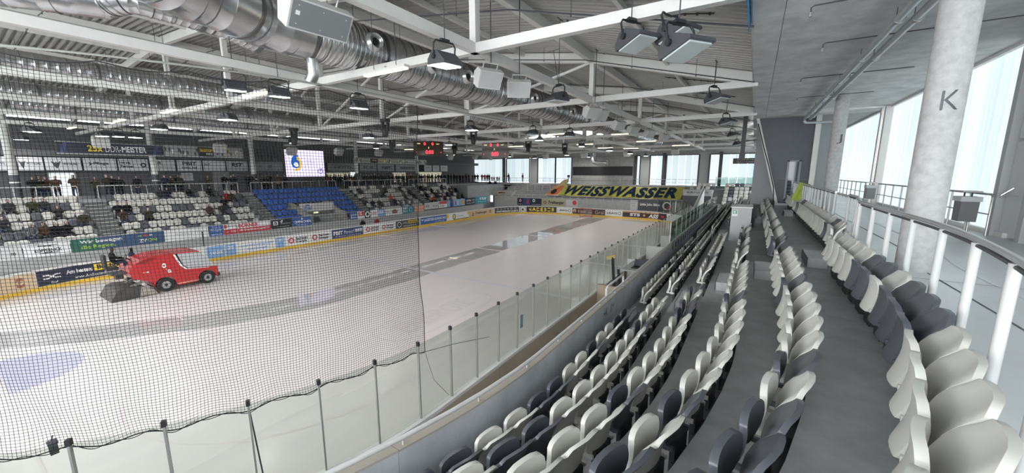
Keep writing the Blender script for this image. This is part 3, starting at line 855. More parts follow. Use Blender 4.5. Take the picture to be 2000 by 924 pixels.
# yellow-green cloth over the railing end
cl = MB(); vs = []; fs = []
ca_, cb_, cc_, cd_ = [Vector(on_y(u, v, y_)) for u, v, y_ in ((1563, 356, 22.9), (1583, 360, 22.5), (1561, 394, 22.4), (1544, 390, 22.7))]
for j in range(9):
    for i in range(7):
        q, r_ = j / 8, i / 6; p_ = ca_.lerp(cb_, r_).lerp(cd_.lerp(cc_, r_), q)
        vs.append((p_.x, p_.y - .03 * math.sin(r_ * 9 + q * 3), p_.z))
for j in range(8):
    for i in range(6): fs.append((j * 7 + i, j * 7 + i + 1, j * 7 + i + 8, j * 7 + i + 7))
vs2 = [(a, b + .012, c) for a, b, c in vs]; nb = len(vs); fs2 = [tuple(i + nb for i in f) for f in fs]
cl.add(vs + vs2, fs + fs2)
clo = tag(cl.build('hanging_scarf', mat('yellow_green_cloth', (.36, .44, .07), .8, var=.15, scale=6), loc=(1.7, 23.6, ZC), smooth=True), 'yellow-green cloth draped over the end of the white railing', 'cloth')

# --- concrete columns K and J
M_COL = mat('speckled_column_concrete', (.46, .455, .445), .75, var=.16, scale=9, bump=.2, bscale=25)
for nm, (cx, cy), zl0, zl1, wl in (('K', (2.42, 8.95), 7.44, 7.73, .20), ('J', (2.80, 21.2), 7.66, 8.04, .18)):
    t = tag(MB().lathe([(.24, ZC - .02), (.24, 9.76)], (cx, cy, 0), n=64).build('column', M_COL, loc=(cx, cy, ZC), smooth=True), 'round concrete column bearing the dark letter %s' % nm, 'column')
    face = math.atan2(-cy, -cx) + .28
    text_part(nm, DG, t, (lambda cx, cy, face: lambda x, y: (cx + .2435 * math.cos(face + x / .243), cy + .2435 * math.sin(face + x / .243), y))(cx, cy, face), -wl / 2, wl / 2, zl0, zl1, bold=-.005 if nm == 'K' else -.01, cuts=5)

# --- concrete soffit of the boxes above
SL = 9.75
def soffit_mat():
    m = mat('board_formed_concrete', (.58, .58, .575), .8, var=.22, scale=1.4)
    nt = m.node_tree; N = nt.nodes; L = nt.links
    tc = N.new('ShaderNodeTexCoord'); wv = N.new('ShaderNodeTexWave'); wv.bands_direction = 'Y'; wv.inputs['Scale'].default_value = .36
    wv.inputs['Distortion'].default_value = .6; wv.wave_profile = 'SAW'
    L.new(tc.outputs['Object'], wv.inputs['Vector']); bp = N.new('ShaderNodeBump'); bp.inputs['Strength'].default_value = .5; bp.inputs['Distance'].default_value = .03
    L.new(wv.outputs['Fac'], bp.inputs['Height']); L.new(bp.outputs['Normal'], N['Principled BSDF'].inputs['Normal'])
    return m
M_SOF = soffit_mat()
sof = thing('ceiling', 'board-formed concrete soffit over the concourse', 'ceiling', (2.5, 12, SL), kind='structure')
yb = [-7, -1.2, 4.6, 10.4, 16.2, 22.0, 28.9]
for a, b in zip(yb, yb[1:]):
    MB().box((.22 * 0 - .06, (a + b) / 2, SL + .35), (.56, b - a - .012, .7)).build('edge_beam', M_SOF, sof)
    MB().box((3.26, (a + b) / 2, SL + .15), (6.06, b - a - .012, .3)).build('slab', M_SOF, sof)
MB().box((2.9, 11, SL + .5), (6.6, 36, .3)).build('slab_topping', M_CONC, sof)
# box front above the soffit edge, seen edge-on
tag(MB().box((-.36, 11, 10.4), (.04, 35.8, 1.2)).build('wall_box_front', M_BEAM), 'pale fascia above the concrete soffit edge', 'wall', kind='structure')
bn = tag(MB().box((-.40, 9.0, 9.86), (.02, 3.4, .5)).build('fascia_banner', pm(.06, .3, .6), loc=(-.42, 9.0, 9.6)), 'blue banner strip on the fascia at the soffit edge', 'banner')
MB().box((-.414, 9.0, 9.86), (.008, 2.6, .2)).build('white_band', WH, bn)
# pipes under the soffit
for k, (dx, dz, r) in enumerate(((0, 0, .075), (.26, -.02, .07))):
    t = thing('ceiling_pipe', ['grey steel pipe under the soffit with sprinkler branches', 'grey steel pipe under the soffit alongside the sprinkler main'][k], 'pipe', (2.12 + dx, 12, SL - .30 + dz))
    MB().cyl((2.12 + dx, -5, SL - .30 + dz), (2.08 + dx, 27.6, SL - .30 + dz), r, 12).build('pipe_run', mat('grey_pipe_paint', (.45, .47, .49), .35, .3), t, True)
    y = 1.5
    while y < 27:
        MB().cyl((2.12 + dx, y, SL - .30 + dz), (2.12 + dx, y + .09, SL - .30 + dz), r + .02, 12).build('coupling', M_ALU, t, True)
        MB().cyl((2.12 + dx, y + .3, SL - .28 + dz), (2.12 + dx, y + .3, SL), .008, 6).build('hanger', M_DARK, t); y += 3.1
    if k == 0:
        for y, a, b in ((9.6, -1.5, 0), (12.4, -1.0, 0), (12.4, 0, 2.2), (16.5, -1.1, 1.6), (20.6, -.9, 1.5), (6.8, 0, 2.6), (8.2, 0, 3.0)):
            MB().tube([(2.12 + a, y, SL - .30), (2.12 + a, y, SL - .2), (2.12 + a + (.05 if a < 0 else 0), y, SL - .17), (2.12 + b, y, SL - .17)] if a < 0 else [(2.12, y, SL - .17), (2.12 + b, y, SL - .17), (2.12 + b, y, SL - .32)], .014, 6).build('sprinkler_branch', M_DARK, t)
            MB().cyl((2.12 + (a if a < 0 else b), y, SL - .36), (2.12 + (a if a < 0 else b), y, SL - .28), .025, 8).build('sprinkler_head', M_ALU, t)
MB_elbow = thing('pipe_elbow', 'grey pipe turning sideways at the end of the soffit', 'pipe', (2.1, 27.8, SL - .45))
MB().tube([(2.1, 27.5, SL - .45), (2.1, 27.9, SL - .47), (2.4, 28.1, SL - .48), (3.6, 28.15, SL - .48)], .07, 10).build('bent_pipe', mat('grey_pipe_paint', (.45, .47, .49)), MB_elbow, True)

# --- dark panelled wall closing the concourse seats
dw = thing('wall_panelled', 'dark grey panelled wall with pale frame at the end of the top row', 'wall', (1.2, 28.9, ZC - .4), kind='structure')
M_PAN = mat('slate_grey_panel', (.085, .092, .105), .45, var=.06, scale=2)
lx = lambda z: -.22 + (1.22 + .22) * (SL - z) / (SL - 4.5)
zs = [4.55, 6.05, 7.75, SL]
for a, b in zip(zs, zs[1:]):
    MB().prism([(lx(a) + .16, a + .012), (2.72, a + .012), (2.72, b - .012), (lx(b) + .16, b - .012)], lambda p: (p[0], 28.88, p[1]), lambda p: (p[0], 28.95, p[1])).build('wall_panel', M_PAN, dw)
MB().box((1.7, 28.98, 7.1), (3.6, .06, 5.3)).build('joint_backing', mat('pale_joint', (.30, .31, .32), .6), dw)
MB().prism([(lx(4.1), 4.1), (lx(4.1) + .16, 4.1), (lx(SL) + .16, SL), (lx(SL), SL)], lambda p: (p[0], 28.6, p[1]), lambda p: (p[0], 29.0, p[1])).build('frame_post', M_BEAM, dw)
MB().box((2.86, 28.85, 7.3), (.26, .3, 4.95)).build('frame_post', M_BEAM, dw)
MB().box((1.95, 28.8, 4.5), (1.6, .3, .2)).build('base_kerb', M_BEAM, dw)
wi = thing('window_1', 'narrow framed window in the dark panelled wall', 'window', (1.95, 28.85, 5.2), kind='structure')
for x_ in (1.66, 2.24): MB().box((x_, 28.84, 6.0), (.1, .1, 2.4)).build('frame', mat('grey_window_frame', (.25, .27, .29), .4), wi)
for z_ in (4.84, 7.16): MB().box((1.95, 28.84, z_), (.66, .1, .08)).build('frame', mat('grey_window_frame', (.25, .27, .29)), wi)
MB().box((1.95, 28.86, 6.0), (.5, .03, 2.3)).build('pane', mat('dark_window_pane', (.05, .055, .065), .08), wi)
for k in range(6): MB().box((1.95, 28.835, 5.0 + k * .2), (.46, .02, .012)).build('shelf', mat('grey_window_frame', (.25, .27, .29)), wi)
# black cable and pole by the frame
cb = thing('hanging_cable', 'thick black cable hanging from the pale frame and trailing over the treads', 'cable', (.2, 20.5, ROWZ[4]))
MB().tube([(-.1, 28.4, 9.4), (.3, 28.2, 8.0), (.68, 28.0, 6.8), (1.0, 27.6, 5.6), (1.06, 26.5, 4.52), (1.0, 24.2, 4.515), (.96, 23.2, 4.515), (.72, 23.0, 4.4), (.5, 23.0, 4.13), (.3, 23.0, 4.12)], .03, 6).build('cable_run', M_BLACK, cb, True)
pl = thing('black_truss_pole', 'black lighting pole hanging beside the pale frame', 'pole', (-.75, 27.0, 7.5))
MB().box((-.75, 27.0, 8.65), (.22, .22, 2.2)).build('pole', M_BLACK, pl)
MB().bar((-.75, 27, 8.3), (-.1, 27.6, 8.4), .08).build('bracket', M_BLACK, pl)
MB().box((-.75, 26.95, 7.4), (.3, .3, .35)).build('camera_head', M_BLACK, pl)

# --- EXIT box on the terrace
eb = thing('exit_box', 'light grey equipment box bearing a green exit sign between seat rows', 'box', (-.35, 18.8, ROWZ[2]))
MB().box((-.33, 18.9, (ROWZ[2] + 5.05) / 2), (.72, 1.4, 5.05 - ROWZ[2])).build('body', mat('pale_grey_box_paint', (.45, .46, .46), .5), eb)
MB().box((-.33, 18.9, 5.07), (.78, 1.46, .04)).build('top', M_BEAM, eb)
sg = MB().box((-.56, 18.19, 4.83), (.20, .012, .26)).build('exit_sign', WH, eb)
MB().box((-.56, 18.18, 4.87), (.15, .012, .15)).build('green_field', pm(.02, .35, .18), sg)
text_part('E', WH, sg, lambda x, y: (x, 18.171, y), -.60, -.52, 4.82, 4.92, bold=.03)
mix = thing('mixing_desk', 'black mixing desk on the pale box in the terrace', 'desk', (-.2, 20.2, 4.5))
MB().box((-.2, 20.3, 4.75), (.9, 1.2, .5)).build('case', M_BLACK, mix); MB().box((-.3, 20.1, 5.03), (.5, .6, .05)).build('lid', M_ALU, mix); MB().box((-.2, 20.4, 4.1), (.7, 1.0, .82)).build('stand', M_DARK, mix)

# --- translucent facade
FX = 5.5
def facade_mat():
    m = bpy.data.materials.new('frosted_daylit_glass'); m.use_nodes = True
    nt = m.node_tree; N = nt.nodes; L = nt.links; b = N['Principled BSDF']
    b.inputs['Base Color'].default_value = (.2, .22, .23, 1); b.inputs['Roughness'].default_value = .25
    oi = N.new('ShaderNodeObjectInfo'); cr = N.new('ShaderNodeValToRGB')
    cr.color_ramp.elements[0].color = (.60, .74, .79, 1); cr.color_ramp.elements[1].color = (.82, .90, .92, 1)
    L.new(oi.outputs['Random'], cr.inputs[0]); L.new(cr.outputs[0], b.inputs['Emission Color']); b.inputs['Emission Strength'].default_value = SKYGLASS * .8
    return m
M_FAC = facade_mat()
fac = thing('wall_facade', 'translucent channel-glass facade of vertical frosted planks with daylight behind', 'wall', (FX, 20, ZC), kind='structure')
pw = .262
plank = MB().prism([(0, -.128), (.02, -.128), (.02, -.11), (.012, -.104), (.012, .104), (.02, .11), (.02, .128), (0, .128)], lambda p: (-p[0], p[1], 0), lambda p: (-p[0], p[1], SL - ZC + .02)).mesh('glass_plank', M_FAC)
y = 15.28; nbk = 0
while y < 62:
    if not any(a < y < b for a, b in ((26.4, 27.5), (38.5, 39.6), (50.5, 51.6))):
        o = place('glass_plank', plank, fac, (FX - OFF[fac.name][0], y - OFF[fac.name][1], ZC - OFF[fac.name][2]))
    y += pw
y = -6.5
while y < 10.6:
    place('glass_plank', plank, fac, (FX - OFF[fac.name][0], y - OFF[fac.name][1], 0)); y += pw
for yc in (26.95, 39.05, 51.05):
    t = thing('facade_post', 'grey steel I-post standing in the frosted facade, %s' % {26.95: 'opposite column J', 39.05: 'beyond the dark wall', 51.05: 'at the far end'}[yc], 'post', (FX, yc, ZC))
    MB().box((FX - .1, yc, (ZC + SL) / 2), (.42, .05, SL - ZC - .04)).build('web', M_BEAM, t)
    for d in (-.2, .2): MB().box((FX - .05, yc + d * 1.9, (ZC + SL) / 2), (.5, .3, SL - ZC - .04)).build('flange', M_BEAM, t)
MB().box((FX - .06, 38, ZC + .06), (.14, 47, .12)).build('base_profile', M_BEAM, fac)
MB().box((FX - .06, 38, SL - .05), (.14, 47, .1)).build('head_profile', M_BEAM, fac)
# door in the facade
dr = thing('door_1', 'grey steel door with a triangular push handle beside the frosted facade', 'door', (FX, 13, ZC), kind='structure')
M_DOOR = mat('grey_door_paint', (.55, .56, .57), .45)
for y_ in (15.03, 13.7, 12.35, 10.8): MB().box((FX - .05, y_, (ZC + SL) / 2), (.3, .2, SL - ZC)).build('frame', mat('door_frame_grey', (.42, .43, .435), .5), dr)
for y_ in (14.36, 13.03): 
    lf = MB().box((FX - .02, y_, ZC + 1.2), (.06, 1.08, 2.36)).build('leaf', M_DOOR, dr)
    MB().tube([(FX - .06, y_ + .42, ZC + 1.12), (FX - .22, y_ + .3, ZC + 1.06), (FX - .06, y_ + .25, ZC + 1.24)], .018, 6).build('handle', M_STEEL, lf)
    MB().tube([(FX - .2, y_ + .32, ZC + 1.06), (FX - .2, y_ - .42, ZC + 1.06)], .018, 6).build('push_bar', M_STEEL, lf)
    MB().box((FX - .02, y_, ZC + 3.65), (.05, 1.08, 2.4)).build('transom_panel', M_DOOR, dr)
MB().box((FX + .1, 12.9, (ZC + SL) / 2), (.08, 4.5, SL - ZC)).build('backing_panel', M_DOOR, dr)

# --- railings and waste bins along the facade
for k, (ya, yb) in enumerate(((14.8, 25.6), (28.2, 36.5))):
    t = thing('facade_railing', 'grey tube railing along the frosted facade, %s' % ['near the steel door', 'beyond the I-post'][k], 'railing', (5.2, ya, ZC))
    MB().tube([(5.2, ya, ZC), (5.2, ya, ZC + .98), (5.2, ya + .04, ZC + 1.04), (5.2, ya + .1, ZC + 1.06), (5.2, yb, ZC + 1.06)], .03, 8).build('top_rail', M_ALU, t, True)
    MB().cyl((5.2, ya, ZC + .55), (5.2, yb, ZC + .55), .018, 8).build('mid_rail', M_ALU, t, True)
    y_ = ya + 1.2
    while y_ < yb: MB().cyl((5.2, y_, ZC), (5.2, y_, ZC + 1.04), .024, 8).build('post', M_ALU, t, True); y_ += 1.2
def bin_(x, y, label):
    t = thing('waste_bin', label, 'bin', (x, y, ZC + .3))
    MB().prism([(-.2, .3), (.2, .3), (.23, .95), (-.23, .95)], lambda p: (x - .17, y + p[0], ZC + p[1]), lambda p: (x + .17, y + p[0], ZC + p[1])).build('body', mat('grey_bin_steel', (.20, .205, .21), .4, .4), t)
    MB().box((x, y, ZC + .91), (.40, .52, .13)).build('bag_rim', mat('clear_bin_bag', (.55, .57, .58), .35), t)
    MB().box((x, y, ZC + 1.11), (.36, .5, .04)).build('lid', M_ALU, t)
    for d in (-.22, .22): MB().box((x, y + d, ZC + 1.02), (.03, .02, .18)).build('lid_bracket', M_BLACK, t)
    MB().cyl((x + .1, y, ZC), (x + .1, y, ZC + .34), .03, 8).build('foot', M_ALU, t)
bin_(4.97, 15.45, 'grey waste bin with plastic bag at railing near the steel door')
bin_(4.97, 25.9, 'grey waste bin with plastic bag in front of the I-post')

# ================================================================== ROOF
ROOF = [(-.3, 10.15), (-6.65, 11.8), (-13.8, 12.85), (-21, 13.5), (-28, 13.8), (-35, 13.4), (-42, 12.5), (-52, 10.9)]
def roofz(x):
    for (a, za), (b, zb) in zip(ROOF, ROOF[1:]):
        if a >= x >= b: return za + (zb - za) * (a - x) / (a - b)
    return ROOF[0][1] if x > -.3 else ROOF[-1][1]
per = .30
prof = []
y = -8.0
while y < 67:
    prof += [(y, .0), (y + .10, .0), (y + .125, .17), (y + .275, .17)]; y += per
vs = []; fs = []
for x, z in ROOF: vs += [(x, yy, z + dz) for yy, dz in prof]
W_ = len(prof)
for i in range(len(ROOF) - 1):
    for j in range(W_ - 1): fs.append((i * W_ + j, i * W_ + j + 1, (i + 1) * W_ + j + 1, (i + 1) * W_ + j))
mb = MB(); mb.add(vs, fs)
tag(mb.build('ceiling_deck', M_DECK), 'grey corrugated steel roof deck over the rink', 'roof', kind='structure')
mb = MB()
for (a, za), (b, zb) in zip(ROOF, ROOF[1:]):
    mb.add([(a, -8, za + .24), (b, -8, zb + .24), (b, 67, zb + .24), (a, 67, za + .24)], [(0, 1, 2, 3)])
tag(mb.build('ceiling_insulation', M_CONC), 'roof build-up above the corrugated deck', 'roof', kind='structure')
LONG = [-6.65, -13.8, -21.0, -28.0, -35.0, -42.0]
ZB = 9.75
for i, x in enumerate(LONG):
    pos = ['above the near boards', 'second from the near boards', 'third from the near boards', 'third from the blue seats', 'second from the blue seats', 'above the blue seats'][i]
    t = thing('longitudinal_beam', 'pale grey long steel beam running along the hall, %s' % pos, 'beam', (x, 30, ZB))
    MB().bar((x, -6, ZB), (x, 64, ZB), .20, .24).build('bottom_beam', M_BEAM, t)
    z = roofz(x) - .28
    MB().bar((x, -6, z), (x, 64, z), .22, .34).build('top_beam', M_BEAM, t)
    k = 0
    yy = 8.7 * 0
    MB().box((x - .04, 29, ZB + .15), (.08, 66, .05)).build('cable_tray', M_ALU, t)
nth = ['at column K', 'second from column K', 'third from column K', 'fourth from column K', 'fifth from column K', 'sixth from column K', 'nearest the end windows']
M_LED = emis('warm_tube_light', (1.0, .82, .48), 5.0)
battens = []
for k in range(1, 8):
    y = 8.7 * k
    t = thing('roof_truss', 'pale grey steel roof truss spanning the rink, %s' % nth[k - 1], 'truss', (-21, y, ZB))
    MB().bar((-.2, y, ZB), (-50, y, ZB), .2, .24).build('bottom_chord', M_BEAM, t)
    for (a, za), (b, zb) in zip(ROOF, ROOF[1:]):
        MB().bar((a, y, za - .26), (b, y, zb - .26), .22, .42).build('top_chord', M_BEAM, t)
    for x in LONG: MB().box((x, y, (ZB + roofz(x) - .26) / 2), (.2, .2, roofz(x) - .4 - ZB)).build('post', M_BEAM, t)
    for a, b in zip(LONG[:-1], LONG[1:]):
        if k % 2 == 0: MB().bar((a, y, roofz(a) - .4), (b, y, ZB), .1, .1).build('diagonal', M_BEAM, t)
    for x in (-4.0, -10.2, -17.4, -24.5, -31.5, -38.5):
        MB().box((x, y, ZB + .17), (.08, .12, .07)).build('cable_clip', M_DARK, t)
# secondary longitudinal purlins just under the deck and wind bracing
for i, x in enumerate((-3.4, -10.2, -17.4, -24.5, -31.5, -38.5)):
    tag(MB().bar((x, -6, roofz(x) - .1), (x, 64, roofz(x) - .1), .12, .18).build('roof_purlin', M_BEAM, loc=(x, 29, roofz(x) - .1)), 'slim grey purlin under the roof deck, %s' % ['nearest the box fascia', 'above the spiral duct', 'over the wet lane', 'over the resurfacer lane', 'over the far boards', 'over the far seats'][i], 'purlin')
# sprinkler pipes
for k in range(10):
    y = 4.2 + 6.1 * k
    t = thing('sprinkler_line', 'thin dark sprinkler pipe under the roof deck with hangers', 'pipe', (-20, y, 11), group='sprinkler lines under the roof')
    MB().tube([(x, y, z - .55) for x, z in ROOF[:-1]], .022, 6).build('pipe_run', M_DARK, t)
    for x in (-2.2, -4.6, -8.6, -11.6, -16, -19.2, -23, -26.2, -30, -33.4, -37):
        MB().cyl((x, y, roofz(x) - .56), (x, y, roofz(x)), .008, 5).build('hanger', M_DARK, t)
        MB().cyl((x, y, roofz(x) - .62), (x, y, roofz(x) - .54), .02, 6).build('sprinkler_head', M_DARK, t)
# far black cable ladders on the right slope
for k, y in enumerate((11.5, 20.4, 24.0)):
    t = thing('cable_ladder', 'narrow black cable with saddles fixed to the sloping roof deck', 'cable', (-3, y, 10.9), group='cable runs on the roof slope')
    MB().tube([(x, y - (x + 2.2) * .25, roofz(x) - .03) for x in (-1.2, -2.6, -4.2)], .02, 5).build('cable_run', M_BLACK, t)
    for q in range(10):
        x = -1.3 - q * .3; MB().box((x, y - (x + 2.2) * .25, roofz(x) - .04), (.05, .09, .05)).build('saddle', M_BLACK, t)
# ================================================================== ROOF EQUIPMENT
def spiral_duct(t, pts, r, pitch=.16, name='duct_section'):
    """pts: centre line; the sheet has raised seams every pitch"""
    pts = [Vector(p) for p in pts]
    L_ = [0]
    for a, b in zip(pts, pts[1:]): L_.append(L_[-1] + (b - a).length)
    def at(d):
        for i in range(len(pts) - 1):
            if d <= L_[i + 1] or i == len(pts) - 2:
                return pts[i].lerp(pts[i + 1], (d - L_[i]) / (L_[i + 1] - L_[i]))
    d = 0; tot = L_[-1]; secs = []
    sec = 2.4
    while d < tot - .05:
        e = min(d + sec, tot)
        q = [at(d)]; rad = [r]; x = d + .02
        while x < e - pitch * .5:
            q += [at(x), at(x + .018), at(x + .04)]; rad += [r, r + .014, r]; x += pitch
        q.append(at(e)); rad.append(r)
        o = MB().tube(q, r, 26, rad=rad).build(name, M_GALV, t, True)
        sm = MB(); x = d + .3
        while x < e - .1:
            c = at(x); g = (at(min(tot, x + .05)) - at(max(0, x - .05))).normalized(); sm.tube([c - g * .004, c + g * .004], r + .015, 26); x += max(.48, pitch * 2)
        if sm.v: sm.build('seam', M_GALVD, o, True)
        c = at(e); dr_ = (at(e) - at(max(0, e - .1))).normalized()
        MB().tube([c - dr_ * .05, c + dr_ * .05], r + .02, 26).build('collar', M_GALVD if (int(e / sec) % 2) else M_GALV, t, True)
        d = e
DX, DZ = -11.75, 10.62
t = thing('spiral_duct', 'large spiral-seamed galvanised ventilation duct with round nozzles, bending above net', 'duct', (DX, 10, DZ))
b0 = on_z(548, 62, DZ)
elbow = [on_z(250, -90, DZ), on_z(360, -32, DZ), on_z(440, 0, DZ), on_z(500, 32, DZ)]
spiral_duct(t, [(DX, b0[1] + .5, DZ), (DX, 56, DZ)], .76)
spiral_duct(t, elbow + [(DX - .05, b0[1] + .1, DZ), (DX, b0[1] + .5, DZ)], .74, pitch=.6, name='elbow_section')
for u, v in ((737, 82), (850, 128), (917, 150), (1046, 192), (1090, 208), (1120, 218), (1150, 230)):
    th = -.2
    for _ in range(30):
        p = on_x(u, v, DX + .85 * math.cos(th)); th += .5 * (max(-.9, min(.9, (p[2] - DZ) / .85)) - math.sin(th))
    y = p[1]; ax = Vector((math.cos(th), -.1, math.sin(th))).normalized(); c = Vector((DX, y, DZ)) + ax * .70
    nz = MB().lathe([(.30, 0), (.30, .05), (.27, .10), (.20, .22), (.235, .235), (.24, .25), (.13, .10), (.12, .02)], c, ax, 24).build('nozzle', M_STEEL, t, True)
    MB().lathe([(.115, 0), (.115, .02)], c + ax * .15, ax, 16).build('nozzle_throat', M_BLACK, nz, True)
a = Vector(on_z(552, 108, 10.1))
MB().tube([(DX, a.y + .3, DZ - .3), (DX, a.y + .3, 9.45), (DX - .12, a.y + .25, 9.25)], .17, 16).build('drop_pipe', M_GALV, t, True)
y = b0[1] + 1.2
while y < 55:
    MB().bar((DX, y, DZ + .74), (DX, y, roofz(DX)), .012).build('hanger', M_DARK, t); y += 2.9
t = thing('branch_duct', 'smaller pale galvanised duct with segmented bends near the roof corner', 'duct', on_z(200, 22, 10.9))
pb = [on_z(-60, -30, 10.9), on_z(40, -18, 10.9), on_z(145, -4, 10.9), on_z(200, 5, 10.95), on_z(245, -4, 11.0), on_z(275, 2, 11.0), on_z(340, 20, 11.0), on_z(430, 48, 11.0), on_z(500, 80, 10.9)]
spiral_duct(t, pb[:4], .40, .6); spiral_duct(t, pb[3:], .36, .2)
for k, (x, r, y0, y1, z) in enumerate(((-24.6, .45, -2, 14, 10.7), (-31.6, .42, 2, 50, 10.5), (-17.5, .30, 22, 50, 10.4), (-36.4, .4, 4, 40, 10.4))):
    t = thing('hall_duct', 'galvanised ventilation duct under roof, %s' % ['shiny short run over resurfacer lane', 'long run above the far boards', 'slim run over the middle of ice', 'run above the far seat rows'][k], 'duct', (x, y0, z))
    spiral_duct(t, [(x, y0, z), (x, y1, z)], r, .3)
t = thing('elbow_duct', 'shiny duct elbow emerging over the black striped end wall', 'duct', (-23, 64, 9))
p = on_y(1160, 300, 63); q = on_y(1182, 318, 63)
MB().tube([(p[0], 63, roofz(p[0]) - .02), (p[0], 63, q[2] + .6), (p[0] + .15, 63, q[2] + .15), (p[0] + .6, 63, q[2]), (q[0] - .3, 63, q[2]), (q[0] + .3, 63, q[2])], .42, 18).build('bend', M_GALV, t, True)
MB().lathe([(.46, 0), (.46, .1)], (q[0] + .25, 63, q[2]), (1, 0, 0), 18).build('collar', M_STEEL, t, True)

# --- floodlights
M_FGLASS = emis('cool_flood_glass', (.93, .98, 1.0), 7.0); M_FOFF = mat('unlit_flood_glass', (.55, .60, .60), .1, spec=.8)
def flood_proto(lit):
    t = thing('floodlight', 'x', 'floodlight', (0, 0, 0))
    hd = MB().prism([(-.40, -.14), (.30, -.14), (.30, -.02), (.14, .16), (-.05, .16), (-.40, -.08)], lambda p: (p[0], -.27, p[1]), lambda p: (p[0], .27, p[1])).build('housing', M_DARK, t)
    MB().box((-.05, 0, -.155), (.60, .46, .03)).build('lamp_glass', M_FGLASS if lit else M_FOFF, t)
    MB().tube([(.02, -.30, .02), (.02, -.30, .30), (.02, -.24, .38), (.02, .24, .38), (.02, .30, .30), (.02, .30, .02)], .022, 6).build('yoke', M_BLACK, t)
    MB().box((.02, 0, .41), (.1, .22, .06)).build('clamp', M_BLACK, t)
    for s_ in (-1, 1): MB().cyl((.02, s_ * .27, .02), (.02, s_ * .32, .02), .06, 10).build('pivot', M_BLACK, t)
    return t
FP = {True: None, False: None}
def flood(loc, rz, lit, label, group=None, ry=0.0, light=True, pw=1.0):
    if FP[lit] is None:
        FP[lit] = flood_proto(lit); o = FP[lit]; o.location = loc; o.rotation_euler = (0, ry, rz); o['label'] = label
        if group: o['group'] = group
    else:
        o = copy_thing(FP[lit], loc, rz, label, group); o.rotation_euler = (0, ry, rz)
    suspend(o, [(.02, 0, .42)])
    if lit and light:
        la = bpy.data.lights.new('flood', 'AREA'); la.shape = 'RECTANGLE'; la.size = .6; la.size_y = .46; la.energy = FLOOD_W * pw; la.color = (1, .97, .94)
        lo = bpy.data.objects.new('flood_lamp', la); COL.objects.link(lo); lo.location = (loc[0], loc[1], loc[2] - .2)
    return o
# cluster by the soffit (not lit)
flood(on_z(1240, 76, 9.18), 2.6, False, 'grey unlit floodlight hanging alone beside the pair at the soffit', ry=.25)
flood(on_z(1318, 62, 9.28), 2.7, False, 'upper grey unlit floodlight of the pair near the soffit', ry=.3)
flood(on_z(1334, 88, 8.6), 2.5, False, 'lower grey unlit floodlight of the pair near the soffit', ry=.25)
flood(on_z(1398, 190, 9.2), 2.6, False, 'grey unlit floodlight under the second truss at the roof slope', ry=.2)
for u, v in ((1420, 236), (1432, 262), (1440, 280)):
    flood(on_z(u, v, 9.2), 2.6, False, 'grey unlit floodlight in the line along the roof slope edge', 'unlit floodlights along the roof slope edge', ry=.15)
for u, v in ((1090, 190), (1112, 262), (1040, 258)):
    flood(on_z(u, v, 9.1), 1.2, False, 'dark unlit floodlight under the long beam beside the spiral duct', 'unlit floodlights beside the spiral duct')
lit1 = [(868, 116, 'big lit floodlight under the truss at column K beside speakers'), (545, 180, 'lit floodlight under the second long beam above the net'),
        (700, 204, 'small lit floodlight below the spiral duct behind the net'), (458, 167, 'lit floodlight beside the drop pipe of the spiral duct')]
for u, v, l in lit1: flood(on_z(u, v, 9.12), 2.9, True, l, ry=-.12)
for u, v in ((312, 248), (42, 269), (60, 253), (445, 228), (230, 263), (265, 265), (200, 262)):
    flood(on_z(u, v, 9.12), random.uniform(0, 6), True, 'lit floodlight hanging over the far boards behind the net', 'lit floodlights behind the net')
for k in range(2, 8):
    for x in (-14.6, -24.0, -34.2):
        if k in (4, 5) and x < -20: continue
        flood((x, 8.7 * k + 1.2, 9.1), random.uniform(0, 6), True, 'lit floodlight in the rows over the ice, seen edge-on', 'floodlight rows over the ice', pw=1.4 if k < 4 else 3.0)
for x in (-14.3, -24.0, -34.2):
    flood((x, 1.0, 9.1), 0, True, 'lit floodlight in the rows over the ice, seen edge-on', 'floodlight rows over the ice', pw=.6)
# --- warm tube lights under the trusses
for k, (u, v) in enumerate(((752, 141), (500, 185), (140, 250), (233, 236), (330, 218), (1217, 262), (1142, 282), (1262, 276), (1182, 289), (1008, 286), (800, 292), (1330, 284), (1090, 262), (1232, 290), (880, 303), (985, 300))):
    p = on_z(u, v, 9.5)
    t = thing('tube_light', 'warm glowing tube light under the truss nearest column K' if k == 0 else 'warm glowing tube light mounted under a roof truss', 'tube light', p, group=None if k == 0 else 'warm tube lights under the trusses')
    MB().box((p[0], p[1], p[2] + .06), (1.9, .2, .08)).build('body', M_BEAM, t); MB().box((p[0], p[1], p[2]), (1.84, .16, .05)).build('tube', M_LED, t)
    MB().box((p[0], p[1], p[2] + .13), (.1, .1, .08)).build('clip', M_BEAM, t); suspend(t, [(-.5, 0, .08), (.5, 0, .08)])

